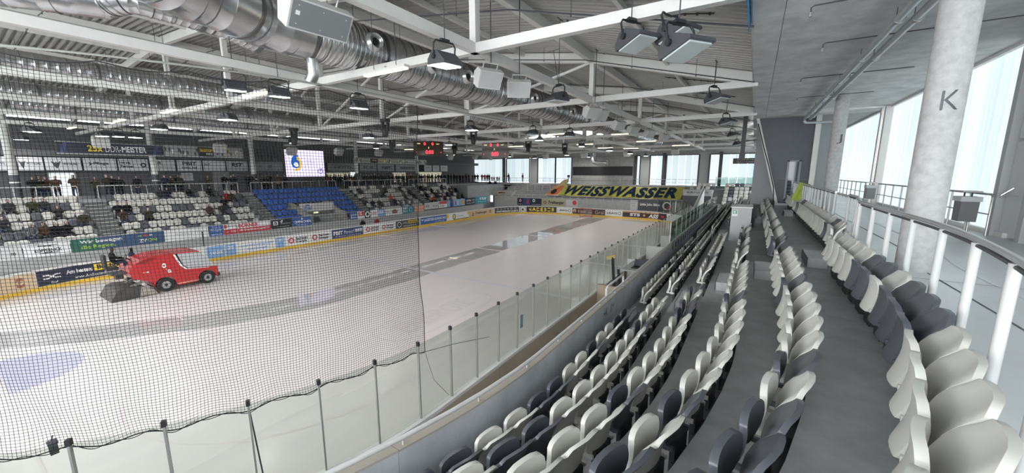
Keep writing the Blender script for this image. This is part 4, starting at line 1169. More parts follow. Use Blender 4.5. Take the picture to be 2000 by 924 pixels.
# --- loudspeakers
M_SPK = mat('white_speaker_cabinet', (.60, .60, .575), .55); M_GRL = mat('grey_speaker_grille', (.22, .225, .23), .6, bump=.3, bscale=300)
def speaker(p, L_, h_, d_, rz, ry, label, group=None):
    t = thing('loudspeaker', label, 'loudspeaker', p, group=group); t.rotation_euler = (0, ry, rz)
    OFF[t.name] = (0, 0, 0)
    MB().prism([(0, -h_ / 2), (0, h_ / 2), (-d_ * .55, h_ / 2), (-d_, h_ * .1), (-d_ * .7, -h_ / 2)], lambda q: (q[0], -L_ / 2, q[1]), lambda q: (q[0], L_ / 2, q[1])).build('cabinet', M_SPK, t)
    MB().box((.006, 0, 0), (.014, L_ - .06, h_ - .06)).build('grille', M_GRL if L_ > .9 else mat('pale_speaker_grille', (.50, .50, .49), .6), t)
    for a in (-.38, 0, .38):
        for b in (-.3, .3): MB().cyl((.012, a * L_, b * h_), (.02, a * L_, b * h_), .012, 6).build('screw', M_WHITE, t)
    MB().tube([(-d_ * .5, L_ * .3, h_ / 2), (-d_ * .5, L_ * .3, h_ / 2 + .14), (-d_ * .5, -L_ * .3, h_ / 2 + .14), (-d_ * .5, -L_ * .3, h_ / 2)], .02, 6).build('bracket', M_WHITE, t)
    suspend(t, [(-d_ * .5, 0, h_ / 2 + .13)], r=.014)
    if L_ > .9: MB().box((.016, -L_ * .38, .03), (.006, .07, .07)).build('badge', WH, t)
    return t
p = on_z(628, 42, 9.2)
speaker(p, 1.12, .52, .5, -.08, .62, 'big white loudspeaker with grey grille hanging before the spiral duct')
for u, v, rz, l in ((958, 157, -.5, 'white loudspeaker under the truss, first of the pair by the duct'), (1014, 176, -.9, 'white loudspeaker under the truss, second of the pair by the duct')):
    speaker(on_z(u, v, 9.05), .72, .5, .42, rz, .6, l)
for u, v in ((1160, 222), (1176, 226), (1212, 247), (1240, 256), (1272, 263), (1300, 270)):
    speaker(on_z(u, v, 9.05), .72, .5, .42, -.5, .6, 'white loudspeaker in the far row under the first long beam', 'far loudspeakers under the first long beam')
for u, v in ((199, 279), (432, 291), (572, 297), (664, 298), (742, 300), (882, 308), (930, 308), (960, 309)):
    speaker(on_x(u, v, -41.5), .9, .8, .6, 0, .5, 'pale loudspeaker box hanging before the far stand banners', 'loudspeakers before the far stand')
for u, v in ((1140, 304), (1224, 301), (1318, 297), (995, 304), (1064, 306)):
    speaker(on_y(u, v, 55), .9, .75, .6, -PI / 2, .5, 'pale loudspeaker box hanging before the end windows', 'loudspeakers before the end windows')

# --- moving head stage lights
def moving_head(p, s, label, group):
    t = thing('moving_head_light', label, 'stage light', p, group=group)
    x, y, z = p
    MB().box((x, y, z + .52 * s), (.42 * s, .34 * s, .16 * s)).build('base', M_BLACK, t)
    for d in (-1, 1): MB().box((x + d * .2 * s, y, z + .22 * s), (.07 * s, .16 * s, .5 * s)).build('yoke_arm', M_BLACK, t)
    MB().lathe([(.09 * s, -.34 * s), (.15 * s, -.3 * s), (.17 * s, 0), (.16 * s, .2 * s), (.08 * s, .3 * s)], (x, y, z), (0, .15, 1), 14).build('head', M_BLACK, t, True)
    MB().cyl((x, y, z + .6 * s), (x, y, z + .7 * s), .03 * s, 6).build('hook', M_DARK, t); suspend(t, [(0, 0, .66 * s)], r=.02)
for u, v, s in ((575, 272, 1.35), (753, 255, 1.15), (766, 286, 1.4), (925, 272, 1.15), (888, 292, 1.4), (1032, 288, 1.35), (1103, 294, 1.35)):
    moving_head(on_z(u, v, 9.0), s, 'black moving-head stage light hanging from the roof beams', 'moving-head stage lights')

# --- scoreboards
M_SB = mat('dark_brown_scoreboard', (.025, .02, .015), .25); M_RLED = emis('red_led', (1.0, .03, .05), 4.0); M_ALED = emis('amber_led', (.9, .7, .3), 1.2)
def scoreboard(p, w_, h_, rz, label):
    t = thing('scoreboard', label, 'scoreboard', p, rz); OFF[t.name] = (0, 0, 0)
    MB().box((0, .35, 0), (w_, .7, h_)).build('cabinet', M_SB, t)
    f = lambda x, y: (x, -.012, y)
    fc = MB().box((0, -.004, 0), (w_ - .1, .008, h_ - .1)).build('display_face', mat('bronze_display', (.06, .045, .025), .2), t)
    for s_, m, x0, x1, y0, y1 in (('0', M_RLED, -.18, -.11, .22, .42), ('0', M_RLED, .09, .16, .22, .42), ('0:00', M_RLED, -.12, .15, -.38, -.12), ('1', M_ALED, -.02, .0, -.02, .12), ('HEIM', M_ALED, -.42, -.3, .28, .36), ('GAST', M_ALED, .25, .36, .28, .36), ('0', M_RLED, -.44, -.42, -.3, -.22), ('0', M_RLED, .4, .42, -.3, -.22)):
        text_part(s_, m, fc, f, x0 * w_, x1 * w_, y0 * h_, y1 * h_, bold=.01)
    for x in (-w_ * .35, w_ * .35): MB().cyl((x, .35, h_ / 2), (x, .35, roofz(p[0]) + .0 - p[2]), .03, 6).build('hanging_rod', M_DARK, t)
scoreboard(on_z(838, 290, 9.0), 3.1, 1.5, .95, 'dark scoreboard with red digits hanging nearer the big screen')
scoreboard(on_z(966, 293, 8.9), 2.9, 1.7, .35, 'dark scoreboard cube with red digits hanging towards the end windows')

# --- video screen
sc_ = thing('video_screen', 'bright video screen showing a blue and yellow drop emblem', 'screen', (-43, 24.6, 5.95))
MB().box((-43.1, 24.6, 7.46), (.16, 4.55, 3.06)).build('cabinet', M_BLACK, sc_)
for y_ in (23.0, 26.2): MB().cyl((-43.1, y_, 8.99), (-43.1, y_, roofz(-43.1)), .03, 6).build('hanging_rod', M_DARK, sc_)
scf = MB().box((-43.01, 24.6, 7.46), (.02, 4.42, 2.94)).build('display', emis('lilac_screen', (.80, .72, 1.0), 1.15), sc_)
sf = lambda d: (lambda x, y: (-43.0 + d, 22.39 + x, 5.99 + y))
def poly(m, pl, d):
    q = MB(); q.add([sf(d)(x, y) for x, y in pl], [tuple(range(len(pl)))]); flat_part('screen_graphic', q, m, scf)
E_B = emis('screen_blue', (.02, .12, .50), 1.0); E_Y = emis('screen_yellow', (.85, .55, .08), 1.0); E_W = emis('screen_white', (.95, .93, 1.0), 1.1); E_P = emis('screen_violet', (.25, .2, .6), .9)
poly(E_B, [(1.15, 2.75), (.95, 2.35), (.7, 1.95), (.6, 1.5), (.75, 1.05), (1.1, .9), (1.45, 1.0), (1.6, 1.3), (1.6, 1.8), (1.4, 2.3)], .006)
poly(E_Y, [(1.3, 2.2), (1.65, 1.95), (1.8, 1.5), (1.7, 1.0), (1.4, .7), (.95, .62), (.8, .8), (1.2, .85), (1.5, 1.1), (1.55, 1.6), (1.25, 1.95)], .009)
poly(E_W, [(.85, 1.35), (1.1, 1.6), (1.35, 1.45), (1.4, 1.15), (1.1, 1.05)], .012)
for k, s_ in enumerate(('Eisarena', 'herzlich willkommen', 'Saison')): text_part(s_, E_P, scf, sf(.006), 2.3, 3.0 + .3 * (k % 2), 1.75 - .22 * k, 1.85 - .22 * k, name='screen_lettering')
q = disc(MB(), sf(.006), 3.9, .6, .32, .3, 24, .72); flat_part('screen_graphic', q, E_P, scf)
poly(E_P, [(3.85, .55), (4.15, .85), (4.2, .95), (4.1, .95), (3.8, .65)], .009)
# ================================================================== PEOPLE (bodies shared by pose, clothes by person)
M_SKIN = mat('skin', (.50, .32, .24), .6); M_HAIR = mat('dark_hair', (.03, .022, .018), .7); M_GREYHAIR = mat('grey_hair', (.30, .29, .28), .7); M_FAIR = mat('fair_hair', (.30, .19, .09), .7)
CLOTH = {'black': (.012, .012, .014), 'navy': (.02, .028, .06), 'charcoal': (.045, .045, .05), 'brown': (.09, .05, .03), 'red': (.38, .03, .03), 'orange': (.75, .16, .08), 'olive': (.06, .06, .03), 'grey': (.16, .16, .17), 'beige': (.35, .28, .2), 'blue': (.04, .10, .28)}
CL = {k: mat('jacket_' + k, tuple(q * .7 for q in v), .85, spec=.15) for k, v in CLOTH.items()}
TR = [mat('trousers_dark', (.012, .012, .015), .9, spec=.15), mat('trousers_denim', (.025, .035, .07), .9, spec=.15)]
def body_mesh(name, V, E, hz, neckz, split):
    """V: name -> (x, y, z, r); skinned into one continuous surface. split(co) -> 0 trousers, 1 jacket, 2 skin, 3 hair"""
    keys = list(V); me = bpy.data.meshes.new(name)
    me.from_pydata([V[k][:3] for k in keys], [(keys.index(a), keys.index(b)) for a, b in E], [])
    o = bpy.data.objects.new(name, me); COL.objects.link(o)
    md = o.modifiers.new('s', 'SKIN'); sv = me.skin_vertices[0].data
    for i, k in enumerate(keys):
        r = V[k][3]; sv[i].radius = r if isinstance(r, tuple) else (r, r); sv[i].use_root = (k == 'pelvis')
    ss = o.modifiers.new('d', 'SUBSURF'); ss.levels = 1
    dg = bpy.context.evaluated_depsgraph_get(); dg.update()
    out = bpy.data.meshes.new_from_object(o.evaluated_get(dg)); out.name = name
    bpy.data.objects.remove(o)
    out.materials.clear()
    for m in (TR[0], CL['black'], M_SKIN, M_HAIR): out.materials.append(m)
    for p in out.polygons:
        p.material_index = split(p.center); p.use_smooth = True
    return out
def upper(V, E, base, lean=0.0, arms='down', ph=0.0):
    px, pz = base
    def P(n, x, y, z, r): V[n] = (px + x + lean * (z - 0), y, pz + z, r)
    P('waist', 0, 0, .16, (.16, .13)); P('chest', 0, 0, .42, (.19, .14)); P('collar', 0, 0, .53, (.11, .09)); P('neck', .01, 0, .585, .06)
    P('jaw', .025, 0, .65, (.07, .075)); P('head', .015, 0, .74, (.085, .10)); P('crown', .0, 0, .815, (.06, .07))
    E += [('pelvis', 'waist'), ('waist', 'chest'), ('chest', 'collar'), ('collar', 'neck'), ('neck', 'jaw'), ('jaw', 'head'), ('head', 'crown')]
    for s_, n in ((1, 'l'), (-1, 'r')):
        P(n + 'sho', 0, s_ * .20, .47, .075)
        if arms == 'down': pts = ((0.0, .27, .20, .058), (.07, .26, -.03, .048), (.10, .25, -.12, .04))
        elif arms == 'pocket': pts = ((-.04, .30, .20, .062), (.08, .24, .03, .05), (.12, .19, .0, .042))
        elif arms == 'lap': pts = ((.06, .27, .22, .06), (.26, .19, .08, .05), (.34, .12, .08, .042))
        elif arms == 'cross': pts = ((.05, .28, .22, .062), (.2, .08, .26, .05), (.2, -.02, .27, .042))
        elif arms == 'rail': pts = ((.12, .28, .24, .06), (.34, .20, .14, .05), (.42, .16, .12, .042))
        elif arms == 'phone': pts = ((.10, .24, .26, .06), (.24, .12, .44, .048), (.27, .06, .50, .042))
        else: pts = ((.10, .24, .24, .06), (.35, .16, .20, .05), (.43, .14, .22, .042))
        for k, (x, y, z, r) in enumerate(pts): P(n + ('elb', 'wri', 'han')[k], x, s_ * y, z, r)
        E += [('chest', n + 'sho'), (n + 'sho', n + 'elb'), (n + 'elb', n + 'wri'), (n + 'wri', n + 'han')]
def standing(name, arms, lean=0.0, stance=.11, h=1.0):
    V = {'pelvis': (0, 0, .93, (.17, .14))}; E = []
    upper(V, E, (-lean * 0, .93), lean, arms)
    for s_, n in ((1, 'l'), (-1, 'r')):
        V[n + 'hip'] = (0, s_ * .095, .84, .10); V[n + 'kne'] = (.02, s_ * stance, .48, .068); V[n + 'ank'] = (-.03, s_ * stance, .08, .05); V[n + 'toe'] = (.13, s_ * (stance + .02), .045, .045)
        E += [('pelvis', n + 'hip'), (n + 'hip', n + 'kne'), (n + 'kne', n + 'ank'), (n + 'ank', n + 'toe')]
    hz = V['head'][2]; hx = V['head'][0]
    def split(c):
        if c.z > hz - .15 and abs(c.y) < .13 and c.z > V['neck'][2] - .02: return 2 if (c.x > hx + .03 and c.z < hz + .045) else 3
        if V['lhan'][2] - .05 < c.z < V['lhan'][2] + .03 and abs(c.x - V['lhan'][0]) < .05 and arms in ('down', 'phone', 'rail'): return 2
        return 0 if c.z < .78 else 1
    return body_mesh(name, V, E, hz, 0, split)
def seated(name, arms, lean=0.0, spread=.13):
    V = {'pelvis': (0, 0, .54, (.17, .15))}; E = []
    upper(V, E, (-.02, .52), lean, arms)
    for s_, n in ((1, 'l'), (-1, 'r')):
        V[n + 'hip'] = (.08, s_ * .10, .53, .10); V[n + 'kne'] = (.46, s_ * spread, .53, .072); V[n + 'ank'] = (.46, s_ * spread, .10, .052); V[n + 'toe'] = (.60, s_ * (spread + .02), .05, .045)
        E += [('pelvis', n + 'hip'), (n + 'hip', n + 'kne'), (n + 'kne', n + 'ank'), (n + 'ank', n + 'toe')]
    hz = V['head'][2]; hx = V['head'][0]
    def split(c):
        if c.z > V['neck'][2] - .02 and abs(c.y) < .13: return 2 if (c.x > hx + .03 and c.z < hz + .045) else 3
        return 0 if (c.z < .56 and (c.x > .1 or c.z < .45)) else 1
    return body_mesh(name, V, E, hz, 0, split)
STAND = [standing('person_standing', 'down'), standing('person_hands_in_pockets', 'pocket'), standing('person_leaning', 'rail', .12), standing('person_arms_crossed', 'cross'), standing('person_phone', 'phone')]
SEATED = [seated('person_seated', 'lap'), seated('person_seated_leaning', 'lap', .25), seated('person_seated_crossed', 'cross'), seated('person_seated_phone', 'phone', .1)]
DRIVER = seated('person_driving', 'drive', .08)
POSEN = {'person_standing': 'standing with arms down', 'person_hands_in_pockets': 'standing with hands in pockets', 'person_leaning': 'leaning forward', 'person_arms_crossed': 'standing with arms crossed', 'person_phone': 'standing with raised hands',
         'person_seated': 'seated', 'person_seated_leaning': 'seated leaning forward', 'person_seated_crossed': 'seated with arms crossed', 'person_seated_phone': 'seated with raised hands'}
PR = random.Random(11)
def person(me, loc, rz, col, where, group, scale=1.0, label=None):
    o = place('person', me, None, loc, rz); o.scale = (scale,) * 3
    hair = PR.choice((M_HAIR, M_HAIR, CL['black'], M_GREYHAIR, CL['black'], CL['charcoal']))
    for i, m in enumerate((PR.choice(TR), CL[col], M_SKIN, hair)):
        o.material_slots[i].link = 'OBJECT'; o.material_slots[i].material = m
    tag(o, label or 'person in %s jacket %s %s' % (col, POSEN[me.name.split('.')[0]], where), 'person', group)
    return o
SEAT_HEADS = [(18, 397), (65, 395), (83, 394), (118, 407), (159, 422), (168, 423), (230, 391), (246, 390), (290, 404), (10, 433), (63, 432), (85, 430), (108, 432), (125, 432),
    (313, 370), (332, 372), (363, 369), (402, 369), (441, 375, 'red'), (458, 378), (468, 377), (433, 389), (412, 405), (430, 404), (702, 365), (742, 375), (753, 362), (765, 381, 'orange'), (715, 387), (729, 387), (738, 387),
    (773, 388), (791, 379), (781, 359), (806, 361), (808, 375), (815, 362), (845, 365), (849, 375), (838, 384, 'beige'), (843, 384, 'orange'), (869, 384, 'brown'), (875, 386), (880, 369), (873, 371), (861, 359), (876, 366), (891, 368), (905, 366, 'red'), (893, 380), (902, 381), (823, 362), (797, 366), (748, 370), (829, 374), (856, 372)]
LZ = [3.83, 3.32, 2.80, 2.26, 1.72, 1.20]; LX = [-44.7 + .85 * j for j in range(6)]; ZL = 4.38
OCC = {}
DARKS = ['black', 'black', 'black', 'black', 'navy', 'navy', 'charcoal', 'charcoal', 'olive', 'brown', 'grey']
for h in SEAT_HEADS:
    best = None
    for j in range(6):
        p = on_x(h[0], h[1], LX[j] + .2); e = abs(p[2] - (LZ[j] + 1.22))
        if best is None or e < best[0]: best = (e, j, p[1])
    j = best[1]; k = round((best[2] + 2.5) / .52)
    while (j, k) in OCC or any(a - .3 < -2.5 + .52 * k < b + .3 for a, b in ((7.35, 8.45), (18.5, 19.5), (29.5, 30.5), (40.4, 41.5))): k += 1
    OCC[(j, k)] = h[2] if len(h) > 2 else PR.choice(DARKS)
RNS = ['in the top row', 'in the second row', 'in the third row', 'in the fourth row', 'in the fifth row', 'in the bottom row']
for (j, k), col in OCC.items():
    y = -2.5 + .52 * k
    sec = 'before the lit doorway' if y < 8 else ('past the lit doorway' if y < 19.5 else ('beyond the blue seats' if y < 41 else 'towards the end windows'))
    person(PR.choice(SEATED), (LX[j] + .17, y, LZ[j]), PR.uniform(-.25, .25), col, '%s %s' % (RNS[j], sec), 'spectators seated in the far stand', PR.uniform(.98, 1.04))
# standing along the far concourse
us = [62, 74, 88, 108, 143, 185, 208, 219, 232, 267, 322, 334, 347, 352, 405, 437, 452, 457, 484, 490, 512, 519, 526, 543, 556]
u = 640
while u < 906:
    us.append(u); u += PR.uniform(3.6, 7.0)
spots = []
PILY = [on_x(u_, 350, -46.6)[1] for u_ in (28, 304, 497, 698, 815)]
for u in us:
    for x in (-45.45, -46.05, -46.65, -47.3, -48.0):
        y = on_x(u, 350, x)[1]
        if all(math.hypot(x - a, y - b) > .72 for a, b in spots) and all(math.hypot(x + 46.6, y - b) > .7 for b in PILY): break
    else: continue
    if y > 59: continue
    spots.append((x, y))
    col = PR.choice(DARKS + (['red', 'brown', 'beige'] if u > 640 and PR.random() < .35 else []))
    w_ = 'by the lit doorway' if u < 160 else ('behind the first block railing' if u < 470 else ('above the blue seats' if u < 650 else 'in the crowd past the video screen'))
    person(PR.choice(STAND), (x, y, ZL), PR.uniform(-.7, .7), col, w_, 'spectators standing on the far concourse', PR.uniform(1.0, 1.1))
# in front of the end windows
for k_, u in enumerate((911, 916, 923, 928, 933, 941.5, 947, 952, 956, 961, 965, 971, 975, 994, 1021)):
    y = 62.5 + .75 * (k_ % 3); x = on_y(u, 350, y)[0]
    person(PR.choice(STAND), (x, y, ZL), -PI / 2 + PR.uniform(-1, 1), PR.choice(['black', 'navy', 'charcoal', 'red', 'brown']), 'silhouetted before the end windows' if u < 990 else 'alone before the end windows', 'spectators before the end windows', 1.0 if u < 960 else (.75 if u < 980 else 1.1))
for u, v in ((957, 372), (968, 366)):
    p = on_y(u, v, 61.2); person(STAND[1], (p[0], 61.2, 3.21), -PI / 2, 'navy', 'above the corner tunnel mouth', 'spectators above the corner tunnel')
for u, col in ((708, 'black'), (736, 'red')):
    y = on_x(u, 430, -34.4)[1]; person(STAND[0], (-34.4, y, -.06), 0, col, 'behind the far boards past the tunnel', 'staff behind the far boards')
# ---- ice resurfacer
M_RRED = mat('glossy_red_paint', (.52, .018, .022), .25, coat=.4); M_TANK = mat('pale_grey_tank', (.48, .49, .50), .4); M_TYRE = mat('black_rubber', (.015, .015, .015), .8)
XN = -26.85; XW = -28.75
ir = thing('ice_resurfacer', 'red ice resurfacing machine with pale grey tank driving on the ice', 'ice resurfacer', ((XN + XW) / 2, 7.4, 0))
ex = lambda x0, x1: ((lambda p: (x0, p[0], p[1])), (lambda p: (x1, p[0], p[1])))
arch = lambda c, r: [(c + r * math.cos(a), .37 + r * math.sin(a)) for a in [PI * k / 10 for k in range(0, 11)]]
low = [(9.45, .42), (9.42, .95), (7.95, 1.12), (7.72, 1.35), (7.45, 2.08), (6.7, 2.07), (6.15, 1.92), (5.75, 1.70), (5.62, 1.35), (5.72, 1.0), (6.15, .82), (6.48, .62)] + [(6.97 + .46 * math.cos(a), .37 + .46 * math.sin(a)) for a in [PI * (1 - k / 10) for k in range(0, 11)] if .37 + .46 * math.sin(a) > .3][0:] + [(7.5, .24), (8.40, .24)] + [(8.87 + .44 * math.cos(a), .36 + .44 * math.sin(a)) for a in [PI * (1 - k / 10) for k in range(0, 11)] if .36 + .44 * math.sin(a) > .3] + [(9.4, .3)]
MB().prism(low, *ex(XN, XW)).build('body', M_RRED, ir)
MB().prism([(7.62, 2.04), (8.62, 1.97), (9.0, 1.5), (9.36, .97), (8.0, 1.14), (7.84, 1.32)], *ex(XN - .03, XW + .03)).build('snow_tank', M_TANK, ir)
MB().prism([(7.45, 2.09), (8.62, 2.0), (8.66, 1.95), (7.5, 2.03)], *ex(XN + .01, XW - .01)).build('tank_frame', M_RRED, ir)
MB().prism([(7.36, 2.0), (7.44, 2.0), (7.68, 1.32), (7.9, 1.06), (9.0, .95), (9.0, .99), (7.95, 1.12), (7.76, 1.35), (7.52, 2.02)], *ex(XN + .012, XN + .004)).build('white_stripe', WH, ir)
MB().box((XN + .01, 7.95, .33), (.03, 1.0, .05)).build('side_lamp_strip', mat('amber_reflector', (.8, .45, .3), .4), ir)
MB().box((XN + .012, 6.15, 1.25), (.02, .1, .06)).build('marker_lamp', mat('amber_lamp', (.8, .3, .05), .4), ir)
MB().box((XN + .012, 6.3, 1.25), (.02, .1, .06)).build('marker_lamp', WH, ir)
for k in range(5): MB().bar((XN + .01, 5.9 + k * .13, 1.78 + k * .05), (XN + .01, 6.25 + k * .13, 1.72 + k * .05), .02, .05).build('vent_slot', mat('dark_red', (.25, .01, .012), .4), ir)
text_part('ice', WH, ir, lambda x, y: (XN + .014, 6.98 + x + .35 * (1.5 - y), y), 0, .16, 1.02, 1.28, bold=.03)
flat_part('emblem', disc(MB(), lambda x, y: (XN + .014, x, y), 7.0, 1.46, .1, .13, 16, .45), WH, ir)
for yw, r in ((6.97, .39), (8.87, .37)):
    for xx, sg in ((XN - .1, 1), (XW + .1, -1)):
        wh = MB().lathe([(.2, -.13 * sg), (r - .04, -.13 * sg), (r, -.08 * sg), (r, .10 * sg), (r - .04, .15 * sg), (.21, .15 * sg), (.19, .12 * sg)], (xx, yw, r), (1, 0, 0), 24).build('wheel', M_TYRE, ir, True)
        MB().lathe([(.21, .11 * sg), (.20, .15 * sg), (.08, .13 * sg)], (xx, yw, r), (1, 0, 0), 18).build('rim', mat('grey_rim', (.42, .42, .43), .4, .3), wh, True)
        MB().lathe([(.085, .12 * sg), (.07, .165 * sg)], (xx, yw, r), (1, 0, 0), 12).build('hub', M_BLACK, wh, True)
MB().box(((XN + XW) / 2, 9.45, .42), (1.9, .14, .2)).build('bumper', M_DARK, ir)
MB().prism([(4.75, .04), (6.2, .04), (6.3, .2), (6.1, .52), (5.3, .62), (5.05, .55)], *ex(XN + .12, XW - .12)).build('conditioner', mat('dirty_dark_steel', (.06, .055, .05), .7, var=.4, scale=4), ir)
MB().prism([(5.85, .05), (6.55, .05), (6.45, .3), (5.95, .58)], *ex(XN + .14, XN + .10)).build('snow_caked_flap', mat('snow_caked_steel', (.32, .30, .25), .8, var=.3, scale=6), ir)
MB().bar((XN - .4, 5.6, .5), (XN - .4, 6.4, .85), .12).build('lift_arm', M_ALU, ir); MB().bar((XW + .4, 5.6, .5), (XW + .4, 6.4, .85), .12).build('lift_arm', M_ALU, ir)
MB().box((-27.9, 5.42, 1.26), (.9, .7, .08)).build('driver_platform', M_DARK, ir)
MB().box((-27.9, 5.2, 1.55), (.5, .45, .12)).build('driver_seat', M_BLACK, ir); MB().box((-27.9, 4.98, 1.95), (.5, .1, .7)).build('seat_backrest', M_BLACK, ir)
MB().box((-27.9, 5.42, 1.1), (.3, .3, .32)).build('platform_bracket', M_DARK, ir)
MB().tube([(-27.9 + .17 * math.cos(a), 5.78 + .06 * math.sin(a), 2.02 + .16 * math.sin(a)) for a in [2 * PI * k / 16 for k in range(17)]], .018, 6).build('steering_wheel', M_BLACK, ir)
MB().cyl((-27.9, 6.0, 1.8), (-27.9, 5.78, 2.02), .03, 8).build('steering_column', M_BLACK, ir)
person(DRIVER, (-27.9, 5.28, 1.31), PI / 2, 'black', '', 'people on the ice resurfacer', 1.0, 'driver in black jacket seated at the back of the ice resurfacer')
MB().box((-29.1, 6.3, .57), (.6, .8, .06)).build('side_step', M_DARK, ir); MB().box((-28.8, 6.3, .66), (.06, .8, .24)).build('step_bracket', M_DARK, ir)
person(STAND[1], (-29.1, 6.3, .60), PI / 2, 'navy', '', 'people on the ice resurfacer', 1.0, 'person in navy jacket riding behind the red ice resurfacer body')
# ================================================================== FAR STAND (left side of the hall)
fs_ = thing('far_terrace', 'grey concrete terrace of the far stand with blue block', 'terrace', (-42, 25, 0), kind='structure')
for j in range(6):
    x0 = LX[j] - .08; x1 = LX[j] + .79 if j < 5 else -38.55
    MB().box(((x0 + x1) / 2, 23.5, LZ[j] / 2 - .05), (x1 - x0, 53, LZ[j] + .1)).build('tread_slab', M_CONC, fs_)
mb = MB().box((-47.9, 28, ZL - .15), (6.4, 78, .3)); tag(mb.build('floor_far_concourse', M_CONC), 'grey concourse floor behind the far stand', 'floor', kind='structure')
MB().box((-44.74, 23.5, ZL / 2), (.1, 53, ZL)).build('back_riser', M_CONC, fs_)
LAIS = [(7.35, 8.45), (18.5, 19.5), (29.5, 30.5), (40.4, 41.5)]
M_NOSE = mat('pale_step_nosing', (.48, .46, .42), .7)
for k, (a, b) in enumerate(LAIS):
    t = thing('stairway', 'stairway with pale nosings in the far stand, %s' % ['beside the lit doorway', 'on the near flank of the blue seats', 'on the far flank of the blue seats', 'towards the end windows'][k], 'stairs', (-42, (a + b) / 2, 0))
    n = 13
    for j in range(n):
        x = -44.7 + j * (5.9 / n); z = ZL - (j + 1) * (ZL - 1.25) / n
        MB().box((x + .22, (a + b) / 2, z / 2), (.45, b - a - .04, z)).build('step', M_RISER, t)
        MB().box((x + .33, (a + b) / 2, z + .015), (.22, b - a - .04, .03)).build('nosing', M_NOSE, t)
VY0, VY1 = 22.2, 26.3
lc = []
for j in range(6):
    y = -2.5
    while y < 49.6:
        skip = any(a - .28 < y < b + .28 for a, b in LAIS)
        blue = 19.5 < y < 29.5
        if blue and j >= 3 and VY0 - .5 * (5 - j) * .3 < y < VY1 + .7 * (j - 2) * .35: skip = True
        if not skip: lc.append((j, y, blue, (j, round((y + 2.5) / .52)) in OCC))
        y += .52
whites = [c for c in lc if not c[2]]; blues = [c for c in lc if c[2]]
whites.sort(key=lambda c: (LX[c[0]] ** 2 + c[1] ** 2))
RN = ['top row under the railing', 'second row from the top', 'third row from the top', 'third row from the bottom', 'second row from the bottom', 'bottom row behind the advertising fence']
lf_mb = {'w': [MB(), MB(), MB()], 'd': [MB(), MB(), MB()]}
for n_, (j, y, _, oc) in enumerate(whites):
    c = 'd' if random.Random(j * 997 + int(y * 10)).random() < .27 else 'w'
    loc = (LX[j], y, LZ[j])
    if n_ < 300:
        cn = 'charcoal' if c == 'd' else 'off-white'
        add_seat('grandstand_seat', SEATO[c] if oc else SEATB[c], loc, PI, '%s seat in the far stand, %s' % (cn, RN[j]), '%s far stand seats, %s' % (cn, RN[j]))
    else: merge(lf_mb[c], SEATO[c] if oc else SEATB[c], loc, PI)
for j, y, _, oc in blues:
    add_seat('blue_grandstand_seat', SEATB['b'], (LX[j], y, LZ[j]), PI, 'blue seat in the blue block of the far stand, %s' % RN[j], 'blue seats, %s' % RN[j])
root = thing('distant_grandstand_seats', 'off-white and charcoal seats of the far stand towards the end windows', 'seats', (-42, 38, 2), kind='stuff')
for c, m in (('w', M_SEATW), ('d', M_SEATD)):
    for d, n_, mm in zip(lf_mb[c], ('backrests', 'seat_pans', 'brackets'), (m, m, M_BRK)):
        if d.v: d.build(n_, mm, root, True)['kind'] = 'stuff'
# railings above the rows
for k, (a, b) in enumerate(((-3, 7.3), (8.4, 18.4), (19.6, 29.4), (30.6, 40.3), (41.6, 50))):
    t = thing('stand_railing', 'white post railing above the far stand, %s' % ['before the lit doorway', 'over the first full block', 'over the blue seats', 'beyond the blue seats', 'nearest the end windows'][k], 'railing', (-44.95, a, ZL))
    MB().bar((-44.95, a, ZL + 1.02), (-44.95, b, ZL + 1.02), .06).build('top_rail', M_WHITE, t)
    n = max(1, round((b - a) / 1.05))
    for q in range(n + 1): MB().bar((-44.95, a + (b - a) * q / n, ZL - .5), (-44.95, a + (b - a) * q / n, ZL + 1.0), .05).build('post', M_WHITE, t)
# vomitory inside the blue block
vm = thing('vomitory', 'concrete entrance tunnel with white sign header below the blue seats', 'entrance', (-39.5, 24.2, 0))
M_VC = mat('vomitory_concrete', (.30, .29, .26), .8, var=.12, scale=2)
for y_ in (22.3, 26.25): MB().prism([(-43.0, 0), (-38.6, 0), (-38.6, 2.1), (-39.6, 2.25), (-42.1, 3.15), (-43.0, 3.15)], lambda p: (p[0], y_ - .1, p[1]), lambda p: (p[0], y_ + .1, p[1])).build('side_wall', M_VC, vm)
hd = MB().box((-40.9, 24.27, 2.66), (.14, 3.9, .95)).build('header', M_WHITE, vm)
text_part('TDW', BL, hd, lambda x, y: (-40.82, x, y), 22.7, 23.6, 2.35, 2.75, bold=.03)
pk = MB(); pk.add([(-40.82, 22.7, 2.8), (-40.82, 23.15, 3.05), (-40.82, 23.6, 2.8), (-40.82, 23.15, 2.9)], [(0, 1, 2, 3)]); flat_part('emblem', pk, BL, hd)
for k in range(3): text_part('Technischer Dienst', GR, hd, lambda x, y: (-40.82, x, y), 24.0, 25.8, 2.95 - .22 * k, 3.04 - .22 * k)
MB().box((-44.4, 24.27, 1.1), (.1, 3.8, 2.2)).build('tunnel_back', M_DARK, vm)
MB().box((-41.8, 24.27, 2.22), (2.5, 3.8, .08)).build('tunnel_roof', M_VC, vm)
gl = tag(MB().box((-40.8, 24.05, 2.1), (.1, .5, .2)).build('sign_lamp', emis('green_sign', (.7, .9, .5), 1.2), loc=(-40.8, 24.05, 2.0)), 'small glowing emergency sign under the white tunnel header', 'sign')
MB().box((-40.8, 24.05, 2.21), (.06, .3, .03)).build('mount', M_WHITE, gl)
tr = thing('parked_tractor', 'dark utility vehicle parked inside the entrance tunnel', 'vehicle', (-40.2, 23.4, 0))
